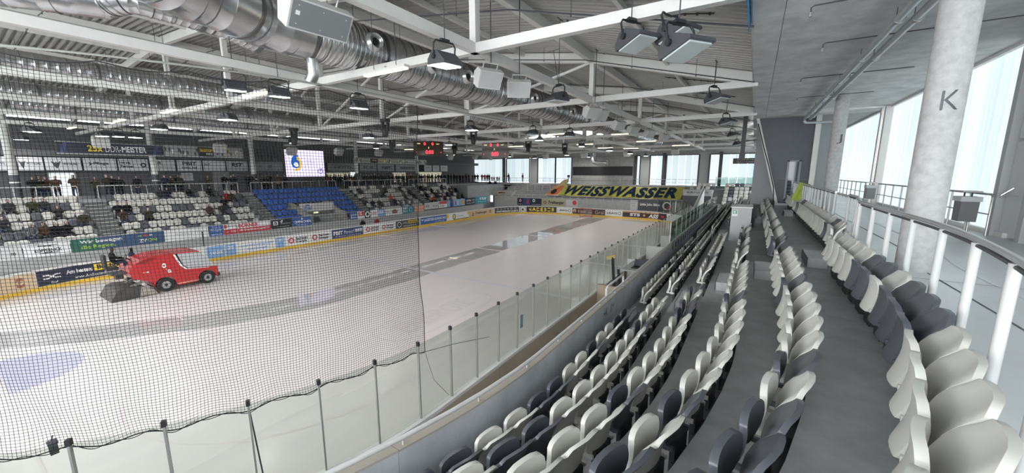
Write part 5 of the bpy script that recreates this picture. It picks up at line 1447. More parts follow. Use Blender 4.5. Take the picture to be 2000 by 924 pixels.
MB().prism([(-.7, .35), (.7, .35), (.7, 1.0), (.1, 1.05), (-.1, 1.75), (-.7, 1.75)], lambda p: (-40.4, 23.6 + p[0], p[1]), lambda p: (-39.4, 23.6 + p[0], p[1])).build('body', M_DARK, tr)
for dy in (-.45, .5): MB().lathe([(.2, -.1), (.36, -.1), (.36, .1), (.2, .1)], (-39.35, 23.6 + dy, .36), (1, 0, 0), 16).build('wheel', M_BLACK, tr, True)
# two posts of light on the tunnel walls
# --- advertising fence in front of the far stand
fence = thing('advertising_fence', 'low advertising fence in front of the far stand seats', 'fence', (-38.5, 20, .9))
FZ0, FZ1 = 1.12, 2.0
def yfu(u, v): return on_x(u, v, -38.45)[1]
def fence_ad(u0, u1, bg, items, z0=FZ0, z1=FZ1):
    ya, yb_ = yfu(u0, 475 - .1 * u0), yfu(u1, 475 - .1 * u1); W = yb_ - ya
    o = MB().box((-38.5, (ya + yb_) / 2, (z0 + z1) / 2), (.05, W - .02, z1 - z0)).build('advertising_panel', bg, fence)
    decorate(o, lambda d: (lambda x, y: (-38.475 + d, ya + x, y)), W, z0, z1 - z0, items, .006)
PG = pm(.62, .63, .62); DGN = pm(.03, .14, .10); NB = pm(.05, .10, .2)
MB().box((-38.54, 20, .75), (.1, 64, .82)).build('kerb_wall', M_CONCL, fence)
MB().box((-38.5, 20, 2.02), (.12, 64, .05)).build('top_rail', M_CONCL, fence)
fence_ad(-60, 40, PG, [('t', 'no', BK, .75, .85, .3, .5, B)])
fence_ad(41, 134, WH, [('o', BK, .5, .5, .3, .8), ('r', WH, .36, .64, .3, .7), ('t', 'KOPPERNICK', BK, .22, .8, .3, .55, B), ('r', BK, .3, .72, .75, .8), ('r', BK, .3, .72, .2, .25), ('t', 'Metallbau', BK, .1, .4, .84, .95)])
fence_ad(135, 238, DGN, [('r', NB, .5, 1, 0, 1), ('t', 'Wir bewegen', WH, .16, .98, .52, .88, dict(bold=.03)), ('t', 'die Region.', GN, .17, .84, .1, .46, dict(bold=.03))])
fence_ad(239, 318, NB, [('t', 'ZV', WH, .35, .55, .2, .48, dict(bold=.03)), ('t', 'ON', GN, .56, .8, .2, .48, dict(bold=.03)), ('r', GN, .35, .43, .72, .8), ('r', RD, .47, .58, .7, .84), ('r', WH, .62, .7, .72, .8)])
fence_ad(319, 405, WH, [('t', 'RONALD STEFAN', GR, .25, .98, .45, .68)])
fence_ad(407, 434, BL, [('t', 'Wrangler', WH, .05, .95, .4, .68, dict(shear=.3)), ('t', 'Team', WH, .2, .8, .74, .9), ('t', 'service', WH, .1, .9, .1, .22)])
fence_ad(435, 461, WH, [('r', RD, 0, 1, 0, .5), ('r', RD, .04, .25, .62, .95), ('t', 'BÄCKEREI', BK, .3, .98, .75, .92), ('t', 'seit 1990', WH, .1, .9, .15, .35)])
fence_ad(462, 527, WH, [('r', RD, 0, 1, 0, .48), ('t', 'BORNER', RD, .03, .62, .54, .95, dict(bold=.04)), ('t', 'MB Dienstleistungsservice', WH, .05, .97, .14, .38, B)])
fence_ad(529, 569, BK, [('r', WH, .08, .3, .38, .82), ('t', 'n', BK, .13, .25, .45, .75, B), ('t', 'df', WH, .42, .55, .62, .9, B), ('t', 'energietechnik', WH, .42, .92, .42, .56), ('t', 'www.df-energie.de', WH, .1, .85, .12, .24)])
fence_ad(570, 607, BL, [('t', 'OPPACHER', WH, .08, .98, .3, .62, B), ('o', WH, .5, .8, .12, .5), ('t', 'Mineralwasser', WH, .2, .8, .1, .2)])
fence_ad(683, 697, BL, [('t', 'Schulz', WH, .1, .9, .5, .8), ('t', 'Bau', WH, .1, .9, .15, .4)])
fence_ad(698, 711, WH, [('r', RD, .1, .95, .35, .95), ('t', 'R', WH, .3, .7, .45, .9, B)])
fence_ad(712, 722, BK, [('o', WH, .5, .5, .4, .5)])
fence_ad(723, 751, LB, [('r', WH, 0, .5, 0, 1), ('t', 'SB', RD, .05, .4, .4, .7), ('t', 'IBR', WH, .55, .95, .4, .8, B)])
fence_ad(752, 785, WH, [('p', BR, [(.4, .2), (.7, .2), (.7, .5), (.78, .5), (.55, .85), (.32, .5), (.4, .5)]), ('t', 'Haus', GR, .02, .28, .4, .7)])
fence_ad(786, 808, TE, [('t', 'RBT', WH, .05, .45, .6, .9, B), ('t', 'Bau', WH, .05, .4, .2, .5, B), ('o', WH, .72, .5, .34, .75)])
fence_ad(809, 828, pm(.75, .3, .18), [('t', 'MEISTER', WH, .05, .95, .5, .85), ('t', 'betrieb', WH, .05, .95, .15, .4)])
fence_ad(829, 856, PG, [('t', 'IS', BK, .1, .35, .3, .6), ('t', 'line', BK, .6, .95, .3, .6)], FZ0 + .2, FZ1 + .25)
fence_ad(857, 874, WH, [('r', RD, .05, .95, .55, .95), ('t', 'DMB', BK, .1, .6, .15, .4)], FZ0 + .2, FZ1 + .3)
fence_ad(875, 908, LB, [('r', DB, .12, .3, 0, 1), ('r', RD, .4, .46, .2, .8), ('r', WH, .55, .6, .2, .8), ('o', pm(.7, .4, .15), .85, .5, .38, 0)], FZ0 + .2, FZ1 + .35)
fence_ad(909, 928, NV, [('t', 'OPEL', WH, .1, .6, .5, .75, B), ('o', WH, .82, .6, .2, .8), ('t', 'Autohaus Lausitz', WH, .1, .95, .15, .35)], FZ0 + .2, FZ1 + .4)
fence_ad(929, 951, TE, [('t', 'TSS', WH, .3, .95, .5, .85, dict(bold=.04, shear=.15)), ('t', 'Transport', WH, .2, .9, .15, .35)], FZ0 + .2, FZ1 + .45)
# black goal judge post and small box on the boards
gp = tag(MB().box((XL - .2, yfu(352, 500), 1.55), (.06, .06, 1.4)).build('black_post', M_BLACK, loc=(XL - .2, yfu(352, 500), .85)), 'slim black post standing behind the far boards', 'post')
MB().box((XL - .2, yfu(352, 500), .5), (.2, .2, .9)).build('foot', M_BLACK, gp)

# --- back wall of the far concourse
wl = tag(MB().box((-51.1, 29, 5.4), (.2, 76, 11.0)).build('wall_far_side', M_FARDARK), 'dark grey back wall of the far concourse', 'wall', kind='structure')
M_BAN = pm(.78, .78, .80)
WX = -49.9
sill = tag(MB().box((-50.5, 29, 8.05), (1.1, 74, .5)).build('trim_1', M_FARDARK), 'dark fascia above the wall banners', 'trim', kind='structure')
def wall_ban(u0, u1, items, label, m=M_BAN):
    v = 320
    ya = on_x(u0, v, WX)[1]; yb_ = on_x(u1, v, WX)[1]; W = yb_ - ya
    o = tag(MB().box((WX - .03, (ya + yb_) / 2, 7.16), (.05, W - .06, 1.08)).build('wall_banner', m, loc=(WX, (ya + yb_) / 2, 6.62)), label, 'banner')
    decorate(o, lambda d: (lambda x, y: (WX - .003 + d, ya + x, y)), W, 6.62, 1.08, items, .006)
eagle = lambda x: ('p', DG, [(x - .14, .75), (x - .03, .6), (x, .7), (x + .03, .6), (x + .14, .75), (x + .06, .35), (x, .15), (x - .06, .35)])
wall_ban(-60, 31, [('t', 'WERK', BK, .6, .9, .4, .6)], 'white wall banner with dark lettering before the winged banners')
wall_ban(33, 85, [eagle(.2), ('t', 'WITTRUNG', DG, .35, .9, .42, .62, B)], 'white wall banner with winged emblem near the round pillar')
wall_ban(87, 160, [eagle(.3), ('t', 'WITTRUNG', DG, .48, .88, .42, .62, B)], 'white wall banner with winged emblem above the lit doorway')
wall_ban(162, 228, [('t', 'Pflege', BK, .3, .75, .42, .72, B), ('p', BK, [(.15, .35), (.27, .55), (.15, .75), (.19, .55)])], 'white wall banner reading Pflege with an arrow emblem')
wall_ban(230, 290, [('t', 'Herzig', BK, .05, .4, .56, .8, B), ('t', 'Partner', BK, .08, .5, .26, .5, B), ('o', BK, .82, .5, .2, .5)], 'white wall banner reading Herzig Partner with round emblem')
wall_ban(292, 342, [('t', 'dt', BK, .3, .45, .6, .85, B), ('t', 'Service GmbH', GR, .35, .9, .3, .4)], 'white wall banner with small letters dt beside pillar')
wall_ban(345, 394, [('t', 'PBIT', BK, .22, .78, .5, .85, B), ('t', 'WELLNER', BK, .3, .8, .18, .38, B), ('o', BK, .24, .28, .11, .5)], 'white wall banner reading PBIT over WELLNER')
wall_ban(396, 440, [('t', 'ENZ', BK, .06, .3, .5, .72, B), ('t', 'Elektrotechnik', GR, .3, .9, .5, .6)], 'white wall banner with small letters ENZ')
wall_ban(442, 484, [('t', 'RST', BK, .22, .75, .42, .82, dict(bold=.04, shear=.2)), ('t', 'Baugesellschaft', BK, .1, .9, .2, .3)], 'grey wall banner reading RST', pm(.6, .6, .62))
wall_ban(486, 552, [('t', 'e', BK, .28, .34, .4, .6), ('o', BK, .6, .5, .15, .6)], 'dim grey wall banner beside the video screen', pm(.35, .35, .36))
for k, (a, b) in enumerate(((640, 700), (702, 735), (737, 770), (772, 818))):
    wall_ban(a, b, [('t', ['HOTEL', '01.10', 'sgt', 'IIIIIIIII'][k], BK, .2, .8, .35, .7, B)], 'dim wall banner past the video screen with letters %s' % ['HOTEL', '01.10', 'sgt', 'in stripes'][k], pm(.38, .38, .39))
for k, (a, b) in enumerate(((828, 843), (845, 858), (860, 874))):
    wall_ban(a, b, [('t', ['An', 'Raum', 'Zu'][k], BK, .2, .7, .5, .7)], 'small pale wall banner near the end windows reading %s' % ['An', 'Raum', 'Zu'][k], pm(.55, .57, .58))
# lit doorway, dim doors, photo strip
def on_wall(name, u0, v0, u1, v1, m, label, cat, kind=None, x=-50.95):
    a = on_x(u0, v1, x); b = on_x(u1, v0, x)
    t = thing(name, label, cat, (x, (a[1] + b[1]) / 2, a[2]), kind=kind)
    MB().box((x, (a[1] + b[1]) / 2, (a[2] + b[2]) / 2), (.06, b[1] - a[1], b[2] - a[2])).build('panel', m, t)
    for y_ in (a[1], b[1]): MB().box((x, y_, (a[2] + b[2]) / 2), (.12, .08, b[2] - a[2])).build('frame', M_ALU, t)
    MB().box((x, (a[1] + b[1]) / 2, b[2]), (.12, b[1] - a[1] + .08, .08)).build('frame', M_ALU, t)
M_DAY = emis('daylight_in_doorway', (.86, .96, 1.0), 1.15)
on_wall('window_2', 103, 337, 146, 386, M_DAY, 'daylit doorway opening in the dark back wall', 'doorway', 'structure')
on_wall('door_2', 421, 336, 446, 379, pm(.30, .30, .31), 'pale grey door in the dark back wall', 'door', 'structure')
on_wall('window_3', 638, 337, 682, 352, mat('warm_lit_interior', (.3, .3, .26), .5, emit=(.9, .85, .6), estr=.35), 'dimly lit serving hatch behind the crowd', 'window', 'structure')
on_wall('window_4', 684, 336, 698, 352, M_DAY, 'narrow daylit window slit behind the crowd', 'window', 'structure')
on_wall('window_5', 767, 337, 792, 356, mat('warm_lit_interior', (.3, .3, .26)), 'warm lit hatch behind the crowd past the screen', 'window', 'structure')
on_wall('window_6', 818, 336, 862, 356, mat('warm_lit_interior', (.3, .3, .26)), 'long warm lit hatch behind the crowd near end windows', 'window', 'structure')
pst = tag(MB().box((-50.99, on_x(367, 348, -50.9)[1], 6.0), (.02, 1.0, .8)).build('poster', pm(.62, .63, .64), loc=(-50.92, on_x(367, 348, -50.9)[1], 5.6)), 'small white poster on the dark back wall', 'poster')
MB().box((-50.975, on_x(367, 348, -50.9)[1], 6.1), (.02, .7, .12)).build('print_line', GR, pst)
# hanging banner strip
HX = -44.0
def hang(u0, u1, z0, z1, m, items, label):
    ya = on_x(u0, 292, HX)[1]; yb_ = on_x(u1, 292, HX)[1]; W = yb_ - ya
    o = tag(MB().box((HX - .03, (ya + yb_) / 2, (z0 + z1) / 2), (.05, W, z1 - z0)).build('hanging_banner', m, loc=(HX, (ya + yb_) / 2, z0)), label, 'banner')
    decorate(o, lambda d: (lambda x, y: (HX - .003 + d, ya + x, y)), W, z0, z1 - z0, items, .006)
    MB().box((HX - .03, (ya + yb_) / 2, z0 - .04), (.1, W, .06)).build('bottom_rail', M_WHITE, o)
    MB().box((HX - .03, (ya + yb_) / 2, z1 + .03), (.08, W, .06)).build('top_rail', M_ALU, o)
    suspend(o, [(-.03, -W * .4, z1 - z0), (-.03, W * .4, z1 - z0)], r=.015)
    return o
hang(110, 318, 7.92, 8.72, NV, [('t', '25x', YL, .26, .40, .2, .82, B), ('t', 'DDR', WH, .42, .55, .2, .80, dict(bold=-.005)), ('t', '-MEISTER', WH, .55, .82, .2, .80, dict(bold=.03)), ('p', DB, [(.88, 0), (.92, 0), (.96, 1), (.92, 1)]), ('p', DB, [(.02, 0), (.06, 0), (.10, 1), (.06, 1)])], 'black hanging banner reading 25x DDR-MEISTER')
def crowd_print(n, seed):
    r = random.Random(seed); out = []
    for k in range(n):
        x = r.random() * .94 + .03; y = r.uniform(.2, .75)
        out.append(('p', [DG, WH, GR, YL][r.choice((0, 0, 1, 2, 2, 3 if seed > 1 else 0))], [(x - .02, y - .2), (x + .02, y - .2), (x + .03, y + .05), (x, y + .25), (x - .03, y + .05)]))
    return out
hang(320, 386, 7.94, 8.78, pm(.35, .35, .35), crowd_print(16, 1), 'grey hanging photo banner of players beside the black banner')
hang(387, 416, 7.94, 8.78, BK, [('t', 'TRADITION', YL, .08, .92, .5, .85, B), ('t', 'MADE IN', WH, .5, .92, .2, .38, B)], 'black hanging banner reading TRADITION in yellow')
hang(417, 474, 7.94, 8.78, pm(.40, .39, .36), crowd_print(16, 2), 'pale hanging photo banner of cheering players')
hang(690, 722, 7.7, 8.3, pm(.36, .36, .36), crowd_print(12, 3), 'grey hanging photo banner past the video screen')
hang(723, 736, 7.7, 8.3, BK, [('t', 'TEAM', YL, .2, .8, .4, .7, B)], 'small black hanging banner past the video screen')
hang(737, 790, 7.7, 8.3, pm(.40, .39, .34), crowd_print(16, 4), 'yellow tinted hanging photo banner towards the scoreboard')
hang(791, 832, 7.7, 8.3, pm(.5, .5, .5), crowd_print(12, 5), 'white hanging photo banner under the scoreboard')
# round pillars of the far concourse
for k, (u, lab) in enumerate(((28, 'in front of the winged banners'), (304, 'beside the banner reading Herzig'), (497, 'beside the video screen'), (698, 'past the video screen'), (815, 'near the end windows'))):
    y = on_x(u, 350, -46.6)[1]
    t = tag(MB().lathe([(.24, ZL - .1), (.24, 12.2)], (-46.6, y, 0), n=18).build('pillar', M_BEAM, loc=(-46.6, y, ZL), smooth=True), 'round pale pillar of the far concourse, %s' % lab, 'pillar')
    MB().lathe([(.27, ZL), (.27, ZL + 1.9)], (-46.6, y, 0), n=18).build('wrap', DG, t, True)
    MB().lathe([(.275, ZL + 1.3), (.275, ZL + 1.4)], (-46.6, y, 0), n=18).build('band', WH, t, True)

# ================================================================== FAR END OF THE HALL
ew = thing('wall_end', 'grey end wall of the hall between the window fields', 'wall', (-25, 66, ZL), kind='structure')
WZ0, WZ1 = 4.5, 9.15
MB().box((-22.7, 66, 8.5), (11.6, .3, 8.3)).build('wall_panel', M_CONCL, ew)
for k in range(3): MB().box((-22.7, 65.83, 5.0 + 2.1 * k), (11.5, .04, .03)).build('panel_joint', M_DARK, ew)
MB().box((-22.85, 65.8, 6.68), (10.8, .08, 1.52)).build('black_panel', M_BLACK, ew)
MB().box((-23, 66.1, 11.0), (58, .25, 3.6)).build('upper_wall', M_CONCL, ew)
MB().box((-23, 66.1, 2.2), (58, .25, 4.5)).build('lower_wall', M_CONC, ew)
M_WIN = facade_mat(); M_WIN.name = 'daylit_end_window'
M_WIN.node_tree.nodes['Principled BSDF'].inputs['Emission Strength'].default_value = SKYGLASS * .72
wp = MB().box((0, 0, 2.33), (.98, .06, 4.68)).mesh('window_pane', M_WIN)
def xfu(u, v=340, y=66): return on_y(u, v, y)[0]
for k, (u0, u1) in enumerate(((905, 983), (990, 1035), (1051, 1117), (1243, 1250), (1269, 1294), (1299, 1364), (1384, 1404), (1408, 1475))):
    a, b = xfu(u0), xfu(u1); n = max(1, round((b - a) / 1.0))
    t = thing('window_%d' % (10 + k), 'tall daylit frosted window field in the end wall', 'window', ((a + b) / 2, 66, WZ0), kind='structure')
    for q in range(n):
        o = place('window_pane', wp, t, (a + (b - a) * (q + .5) / n - (a + b) / 2, -.02, 0)); o.scale = ((b - a) / n / 1.0, 1, 1)
    for x_ in (a, b): MB().box((x_, 65.9, 6.8), (.16, .3, 4.7)).build('frame', M_DARK, t)
    MB().box(((a + b) / 2, 65.9, WZ1), (b - a, .2, .12)).build('head', M_DARK, t)
for u in (986.5, 1043, 1296, 1259, 1406, 1374):
    x_ = xfu(u); wd = {1043: 1.5, 1259: 1.6, 1374: 1.7}.get(u, .45)
    o = tag(MB().box((x_, 65.8 if wd < 1 else 66, 6.9), (wd, .4 if wd < 1 else .3, 5.2)).build('wall_pier', M_DARK if wd < 1 else mat('pale_pier', (.45, .47, .45), .7)), 'pier between the end windows', 'pier', kind='structure')
for u in (1086, 1240, 1301, 1086):
    tag(MB().box((xfu(u), 65.7, 6.8), (.18, .2, 4.8)).build('wall_mullion', M_DARK), 'dark mullion in front of the end windows', 'mullion', kind='structure')
mb = MB().box((-26, 64, ZL - .15), (56, 4.4, .3)); tag(mb.build('floor_end_concourse', M_CONC), 'concourse floor in front of the end windows', 'floor', kind='structure')
rl = thing('end_concourse_railing', 'grey railing along the concourse before the end windows', 'railing', (-25, 62, ZL))
MB().bar((-45, 62, ZL + 1.02), (-4, 62, ZL + 1.02), .05).build('top_rail', M_ALU, rl); MB().bar((-45, 62, ZL + .55), (-4, 62, ZL + .55), .03).build('mid_rail', M_ALU, rl)
for k in range(30): MB().bar((-45 + k * 1.4, 62, ZL), (-45 + k * 1.4, 62, ZL + 1.0), .04).build('post', M_ALU, rl)
# standing terrace
et = thing('standing_terrace', 'grey concrete standing terrace below the end windows', 'terrace', (-25, 59, 0), kind='structure')
for k in range(9):
    z = 1.9 + .275 * (k + 1); y0 = 56.2 + .645 * k
    MB().box((-22.5, y0 + .33, z / 2), (32, .66, z)).build('step', M_CONC, et)
for k, xs in enumerate(((-35.5, -34.3), (-8.3, -7.1))):
    t = thing('end_stairway', 'concrete stairway with pale nosings in standing terrace, %s' % ['near the tunnel', 'beside the yellow banner'][k], 'stairs', (xs[0], 59, 2))
    for q in range(16):
        z = 2.0 + .155 * q
        MB().box(((xs[0] + xs[1]) / 2, 56.4 + .36 * q, z + .06), (xs[1] - xs[0], .2, .05)).build('nosing', M_NOSE, t)
        MB().box(((xs[0] + xs[1]) / 2, 56.4 + .36 * q + .16, z / 2), (xs[1] - xs[0] - .02, .36, z)).build('step', M_RISER, t)
for x0, x1, y_, z_ in ((-34, -29.5, 59.2, 3.2),):
    t = thing('crowd_barrier', 'pale tube crowd barrier on the standing terrace, %s' % ('by the orange banner' if x0 > -35 else 'by the stairway'), 'barrier', (x0, y_, z_))
    MB().bar((x0, y_, z_ + 1.1), (x1, y_, z_ + 1.1), .06).build('rail', M_WHITE, t)
    for q in range(4): MB().bar((x0 + (x1 - x0) * q / 3, y_, z_ - .3), (x0 + (x1 - x0) * q / 3, y_, z_ + 1.1), .06).build('post', M_WHITE, t)
# wall behind the end boards with advertising
fw_ = thing('end_terrace_wall', 'pale concrete wall behind end boards carrying advertising panels and white rail', 'wall', (-22, 56, 0))
MB().box((-22.3, 56.1, 1.15), (33.2, .2, 2.3)).build('wall_body', M_CONCL, fw_)
for k in range(24): MB().box((-38 + 1.4 * k, 55.99, 1.2), (.025, .02, 2.0)).build('wall_joint', M_CONC, fw_)
MB().bar((-38.4, 56.05, 2.72), (-6.6, 56.05, 2.72), .06).build('rail', M_WHITE, fw_)
for k in range(24): MB().bar((-38 + 1.36 * k, 56.05, 2.3), (-38 + 1.36 * k, 56.05, 2.72), .05).build('post', M_WHITE, fw_)
def end_ad(u0, u1, z0, z1, bg, items):
    xa, xb = xfu(u0, 398, 55.9), xfu(u1, 398, 55.9); W = xb - xa
    o = MB().box(((xa + xb) / 2, 55.96, (z0 + z1) / 2), (W - .03, .05, z1 - z0)).build('advertising_panel', bg, fw_)
    decorate(o, lambda d: (lambda x, y: (xa + x, 55.935 - d, y)), W, z0, z1 - z0, items, .006)
end_ad(1010, 1057, .95, 2.15, NV, [('o', WH, .13, .65, .2, 0), ('p', RD, [(.07, .75), (.19, .75), (.13, .45)]), ('t', 'Redblau', WH, .03, .22, .12, .22), ('r', DB, .25, .55, 0, 1), ('p', RD, [(.4, .2), (.5, .3), (.48, .85), (.42, .7)]), ('o', WH, .7, .7, .22, .5), ('t', 'Autoteile', WH, .62, .98, .12, .24)])
end_ad(1058, 1104, .95, 2.2, pm(.46, .43, .28), [('t', 'Freiberger', BK, .3, .95, .25, .75, B), ('o', BR, .14, .5, .22, .4)])
end_ad(1105, 1128, 1.05, 2.15, pm(.55, .56, .55), [('r', PG, .03, .5, .2, .95), ('o', RD, .74, .62, .32, 0), ('t', 'Partner', GR, .08, .42, .6, .75), ('t', 'des Sports', GR, .2, .8, .03, .14)])
end_ad(1231, 1245, 1.05, 2.5, pm(.58, .58, .57), [('t', 'TISCHLER', DG, .1, .9, .82, .92), ('t', 'Fenster', DG, .1, .8, .62, .74), ('t', 'Türen', DG, .3, .7, .4, .52)])
end_ad(1246, 1312, 1.1, 2.6, DG, [('t', 'Little John Bikes', WH, .06, .66, .38, .7, B), ('o', WH, .86, .5, .38, .72), ('p', RD, [(.86, .12), (.97, .3), (.97, .62), (.92, .5), (.86, .26)])])
# big banner over the terrace
bnr = thing('supporter_banner', 'large yellow-green banner reading WEISSWASSER spread over the standing terrace', 'banner', (-18, 58, 2.8))
xa, xb = -27.0, -8.4
def bmp(x, y, d=0.0):
    q = y; wv = .06 * math.sin(x * 1.7 + q * 2) * (1 - q) + .05 * math.sin(x * .8)
    return (xa + x, 57.0 + 3.4 * q - d * .4, 2.72 + 1.55 * q + wv + d)
M_BNR = mat('yellow_green_banner', (.34, .32, .05), .7, var=.25, scale=1.2)
mb = MB(); NX_, NY_ = 60, 8; vs = []; fs = []
for i in range(NX_ + 1):
    for j in range(NY_ + 1): vs.append(bmp((xb - xa) * i / NX_, j / NY_))
for i in range(NX_):
    for j in range(NY_): fs.append((i * (NY_ + 1) + j, (i + 1) * (NY_ + 1) + j, (i + 1) * (NY_ + 1) + j + 1, i * (NY_ + 1) + j + 1))
mb.add(vs, fs); mb.add([(a, b + .02, c - .03) for a, b, c in vs], fs); cloth = mb.build('cloth', M_BNR, bnr, True)
text_part('WEISSWASSER', mat('navy_banner_print', (.012, .025, .045), .95, spec=.05), bnr, lambda x, y: bmp(x, y, .06), .5, 17.9, .06, .94, bold=.045, shear=.12, sp=1.12, name='lettering', cuts=3)
mb = MB(); mb.add([bmp(0, 0), bmp(0, 1), (-26.4, 59.9, 5.4), (-26.9, 59.0, 5.2), (-29.6, 57.3, 2.7)], [(0, 1, 2, 3, 4)]); mb.build('lifted_corner', mat('pale_banner_corner', (.55, .50, .30), .7, var=.2, scale=1), bnr)
pb_ = thing('banner_pole', 'short dark pole holding up the corner of the yellow-green banner', 'pole', (-26.5, 59.6, 3.3))
MB().cyl((-26.5, 59.8, 3.2), (-26.45, 59.85, 5.9), .05, 8).build('pole', M_DARK, pb_); MB().box((-26.45, 59.85, 5.8), (.35, .3, .4)).build('knot', M_DARK, pb_)
xo0, xo1 = xfu(1073, 372, 58.2), xfu(1093, 372, 58.2)
ob = thing('orange_banner', 'small orange banner with dark emblem on the terrace', 'banner', (xo0, 58.2, 2.7))
mb = MB(); mb.add([(xo0, 57.2, 2.75), (xo1, 57.2, 2.75), (xo1 + .3, 59.3, 4.2), (xo0 + .3, 59.3, 4.2)], [(0, 1, 2, 3)]); mb.add([(xo0, 57.22, 2.72), (xo1, 57.22, 2.72), (xo1 + .3, 59.32, 4.17), (xo0 + .3, 59.32, 4.17)], [(0, 1, 2, 3)])
mb.build('cloth', pm(.62, .16, .06), ob)
flat_part('emblem', disc(MB(), lambda x, y: (xo0 + x, 57.2 + 2.1 * y / 1.45 - .03, 2.77 + y), (xo1 - xo0) * .5, .55, .5, .4, 18), BK, ob)
# vomitory of the end stand
v2 = thing('end_vomitory', 'concrete tunnel mouth with oval sign header in the corner of stands', 'entrance', (-40, 56.5, 0))
xa_, xb_ = xfu(952, 390, 57), xfu(1000, 390, 57)
for x_ in (xa_, xb_): MB().prism([(56.2, 0), (60, 0), (60, 3.2), (58, 3.2), (56.2, 1.9)], lambda p: (x_ - .12, p[0], p[1]), lambda p: (x_ + .12, p[0], p[1])).build('side_wall', M_CONCL, v2)
h2 = MB().box(((xa_ + xb_) / 2, 57.9, 2.75), (xb_ - xa_, .15, .9)).build('header', M_CONCL, v2)
flat_part('oval_sign', disc(MB(), lambda x, y: (x, 57.8, y), (xa_ + xb_) / 2, 2.75, 1.0, .26, 20), YL, h2)
flat_part('oval_sign', disc(MB(), lambda x, y: (x, 57.79, y), (xa_ + xb_) / 2, 2.75, .85, .19, 20), DG, h2)
text_part('Agip', YL, h2, lambda x, y: (x, 57.78, y), (xa_ + xb_) / 2 - .5, (xa_ + xb_) / 2 + .5, 2.66, 2.86, bold=.02) if False else None
MB().box(((xa_ + xb_) / 2, 60.1, 1.6), (xb_ - xa_, .2, 3.2)).build('tunnel_back', M_CONC, v2)
MB().bar((xa_, 57.9, 3.95), (xb_, 57.9, 3.95), .05).build('rail', M_WHITE, v2)
for q in range(5): MB().bar((xa_ + (xb_ - xa_) * q / 4, 57.9, 3.2), (xa_ + (xb_ - xa_) * q / 4, 57.9, 3.95), .04).build('rail_post', M_WHITE, v2)
lmp = tag(MB().box((xa_ + .8, 57.2, 1.7), (.5, .1, 1.2)).build('light_gap', M_DAY, loc=(xa_ + .8, 57.2, 1.1)), 'bright daylight gap inside the corner tunnel', 'light')
MB().box((xa_ + .8, 57.27, 1.7), (.6, .04, 1.3)).build('frame', M_ALU, lmp)
# corner fill of the far terrace
tag(MB().box((-42.9, 56.5, 2.1), (4.2, 11.5, 4.2)).build('wall_corner_terrace', M_CONC), 'grey concrete corner terrace', 'terrace', kind='structure')

# far right corner: seat block facing the ice end with sloping tunnel walls
cs = thing('corner_terrace', 'grey concrete seat terrace in the far corner beside the end windows', 'terrace', (-3, 58, 0), kind='structure')
for k in range(6):
    z = 2.2 + .4 * k; MB().box((-1.9, 52.4 + .85 * k + (.42 if k < 5 else 2.4), z / 2), (9.4, .86 if k < 5 else 4.8, z)).build('tread', M_CONC, cs)
cseat = [MB(), MB(), MB()]; cseatd = [MB(), MB(), MB()]
for k in range(6):
    x = -6.2
    while x < 1.4:
        c = random.random()
        if not (-4.2 < x < -3.3): merge(cseatd if c < .2 else cseat, SEATB['d' if c < .2 else 'w'], (x, 53.2 + .85 * k, 2.2 + .4 * k), PI / 2)
        x += .55
root = thing('corner_stand_seats', 'light grey and charcoal seats of far corner block below end windows', 'seats', (-2.6, 55, 3), kind='stuff')
for dst, m in ((cseat, M_SEATW), (cseatd, M_SEATD)):
    for d, n_, mm in zip(dst, ('backrests', 'seat_pans', 'brackets'), (m, m, M_BRK)): d.build(n_, mm, root, True)['kind'] = 'stuff'
v3 = thing('corner_vomitory', 'concrete tunnel with sloping white-railed walls and sign in the far corner', 'entrance', (-5, 48, 1.2))
for x_, y0, y1 in ((-7.3, 52.6, 60), (-5.0, 42.6, 51)):
    MB().prism([(y0, 0), (y1, 0), (y1, 4.6), (y0 + .3, 2.55), (y0, 2.55)], lambda p: (x_ - .1, p[0], p[1]), lambda p: (x_ + .1, p[0], p[1])).build('sloping_wall', M_CONCL, v3)
    MB().tube([(x_, y0 + .2, 2.6), (x_, y0 + .2, 2.95), (x_, y1, 5.0)], .05, 6).build('rail', M_WHITE, v3)
h3 = MB().box((-5.9, 52.4, 3.95), (3.2, .15, .75)).build('header', M_CONCL, v3)
text_part('BÜRO LAUSITZ', DG, h3, lambda x, y: (x, 52.31, y), -7.0, -4.6, 3.9, 4.15, bold=.03)
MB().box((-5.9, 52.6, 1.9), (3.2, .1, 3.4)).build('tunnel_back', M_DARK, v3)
# dark banner plate and glass balustrade before the far right window
db = tag(MB().box((xfu(1462, 317, 60), 60, 7.95), (3.6, .06, .72)).build('name_board', pm(.10, .07, .06), loc=(xfu(1462, 317, 60), 60, 7.6)), 'dark name board hanging before the corner window', 'sign')
text_part('PINNITEC', GR, db, lambda x, y: (x, 59.95, y), xfu(1462, 317, 60) - 1.3, xfu(1462, 317, 60) + .9, 8.02, 8.2, bold=.02)
text_part('BAU GMBH', GR, db, lambda x, y: (x, 59.95, y), xfu(1462, 317, 60) - 1.3, xfu(1462, 317, 60) + .9, 7.72, 7.9, bold=.02)
suspend(db, [(-1.4, 0, .7), (1.4, 0, .7)], r=.015)
gb = thing('glass_balustrade', 'greenish glass balustrade above the far corner seats', 'balustrade', (-1, 58.6, 4.4))
for q in range(5):
    MB().box((-3.8 + q * 1.2, 58.6, 5.05), (1.1, .03, 1.5)).build('glass_pane', M_GGL, gb); MB().box((-4.4 + q * 1.2, 58.6, 4.9), (.05, .06, 2.0)).build('post', M_ALU, gb)
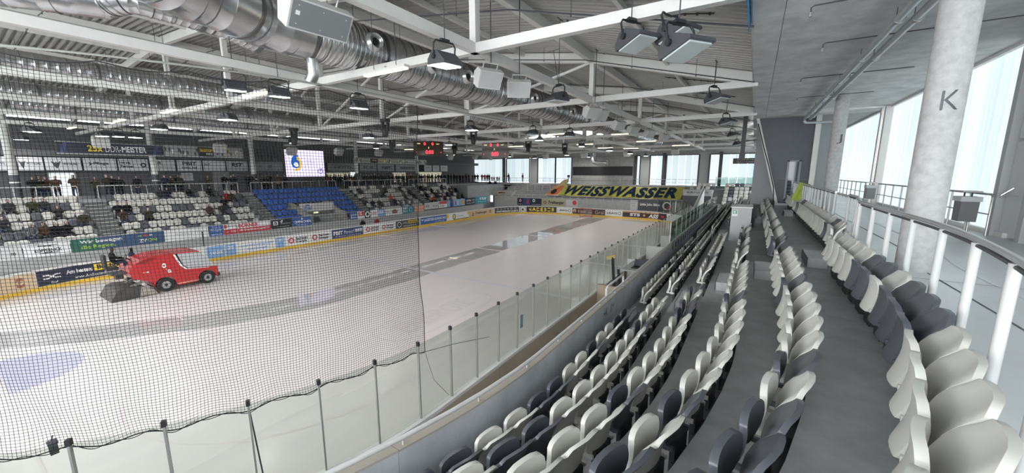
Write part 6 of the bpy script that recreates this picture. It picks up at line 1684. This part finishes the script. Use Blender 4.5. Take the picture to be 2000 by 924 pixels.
# goal pushed against the end boards
g = thing('ice_hockey_goal', 'red framed ice hockey goal pushed against the end boards', 'goal', (-20.1, 53.4, 0))
M_RF = mat('red_goal_frame', (.45, .04, .05), .4)
gx = xfu(1147, 415, 53.2)
OFF[g.name] = (-20.1, 53.4, 0)
for s_ in (-1, 1): MB().tube([(gx + s_ * .92, 52.7, 0), (gx + s_ * .92, 52.7, 1.22)], .04, 8).build('post', M_RF, g, True)
MB().tube([(gx - .92, 52.7, 1.22), (gx + .92, 52.7, 1.22)], .04, 8).build('crossbar', M_RF, g, True)
MB().tube([(gx - .92, 52.7, .03), (gx - .6, 53.7, .03), (gx + .6, 53.7, .03), (gx + .92, 52.7, .03)], .04, 8).build('base_frame', M_RF, g, True)
MB().tube([(gx - .92, 52.7, 1.22), (gx - .5, 53.3, 1.15), (gx + .5, 53.3, 1.15), (gx + .92, 52.7, 1.22)], .03, 8).build('top_frame', M_RF, g, True)
nm = MB()
for k in range(9):
    x = gx - .6 + 1.2 * k / 8; nm.tube([(x * .83 + gx * .17, 53.3, 1.15), (x, 53.7, .03)], .008, 4)
for k in range(7):
    z = .1 + .15 * k; nm.tube([(gx - .92, 52.72, z), (gx - .6, 53.65 - .3 * z, z), (gx + .6, 53.65 - .3 * z, z), (gx + .92, 52.72, z)], .008, 4)
nm.build('net', WH, g)

# ================================================================== NEAR END of the hall behind the camera's view: unseen terrace and solid wall, added to keep sky light off the ice
ne = thing('unseen_end_terrace', 'unseen concrete terrace and wall added to keep sky light off ice', 'terrace', (-22, -8, 0), kind='structure')
for k in range(9):
    z = 1.9 + .275 * (k + 1); y0 = -4.6 - .645 * k
    MB().box((-21, y0 - .33, z / 2), (46, .66, z)).build('step', M_CONC, ne)
MB().box((-21, -12.5, ZL - .15), (56, 4.4, .3)).build('landing', M_CONC, ne)
MB().box((-21, -14.6, ZL / 2), (56, .2, ZL)).build('back_wall', M_CONC, ne)
MB().box((-32.5, -14.6, 8.4), (37, .2, 8.2)).build('light_block_wall', M_CONCL, ne)  # solid wall put in out of view to dim the near ice
tag(MB().box((3.2, 66.1, 7.6), (6.0, .25, 6.6)).build('wall_end_corner', M_CONCL), 'grey end wall of the concourse', 'wall', kind='structure')
tag(MB().box((2.9, 48.2, SL + .16), (6.6, 38.4, .3)).build('ceiling_concourse', M_CONCL), 'pale ceiling of the concourse beyond the dark wall', 'ceiling', kind='structure')
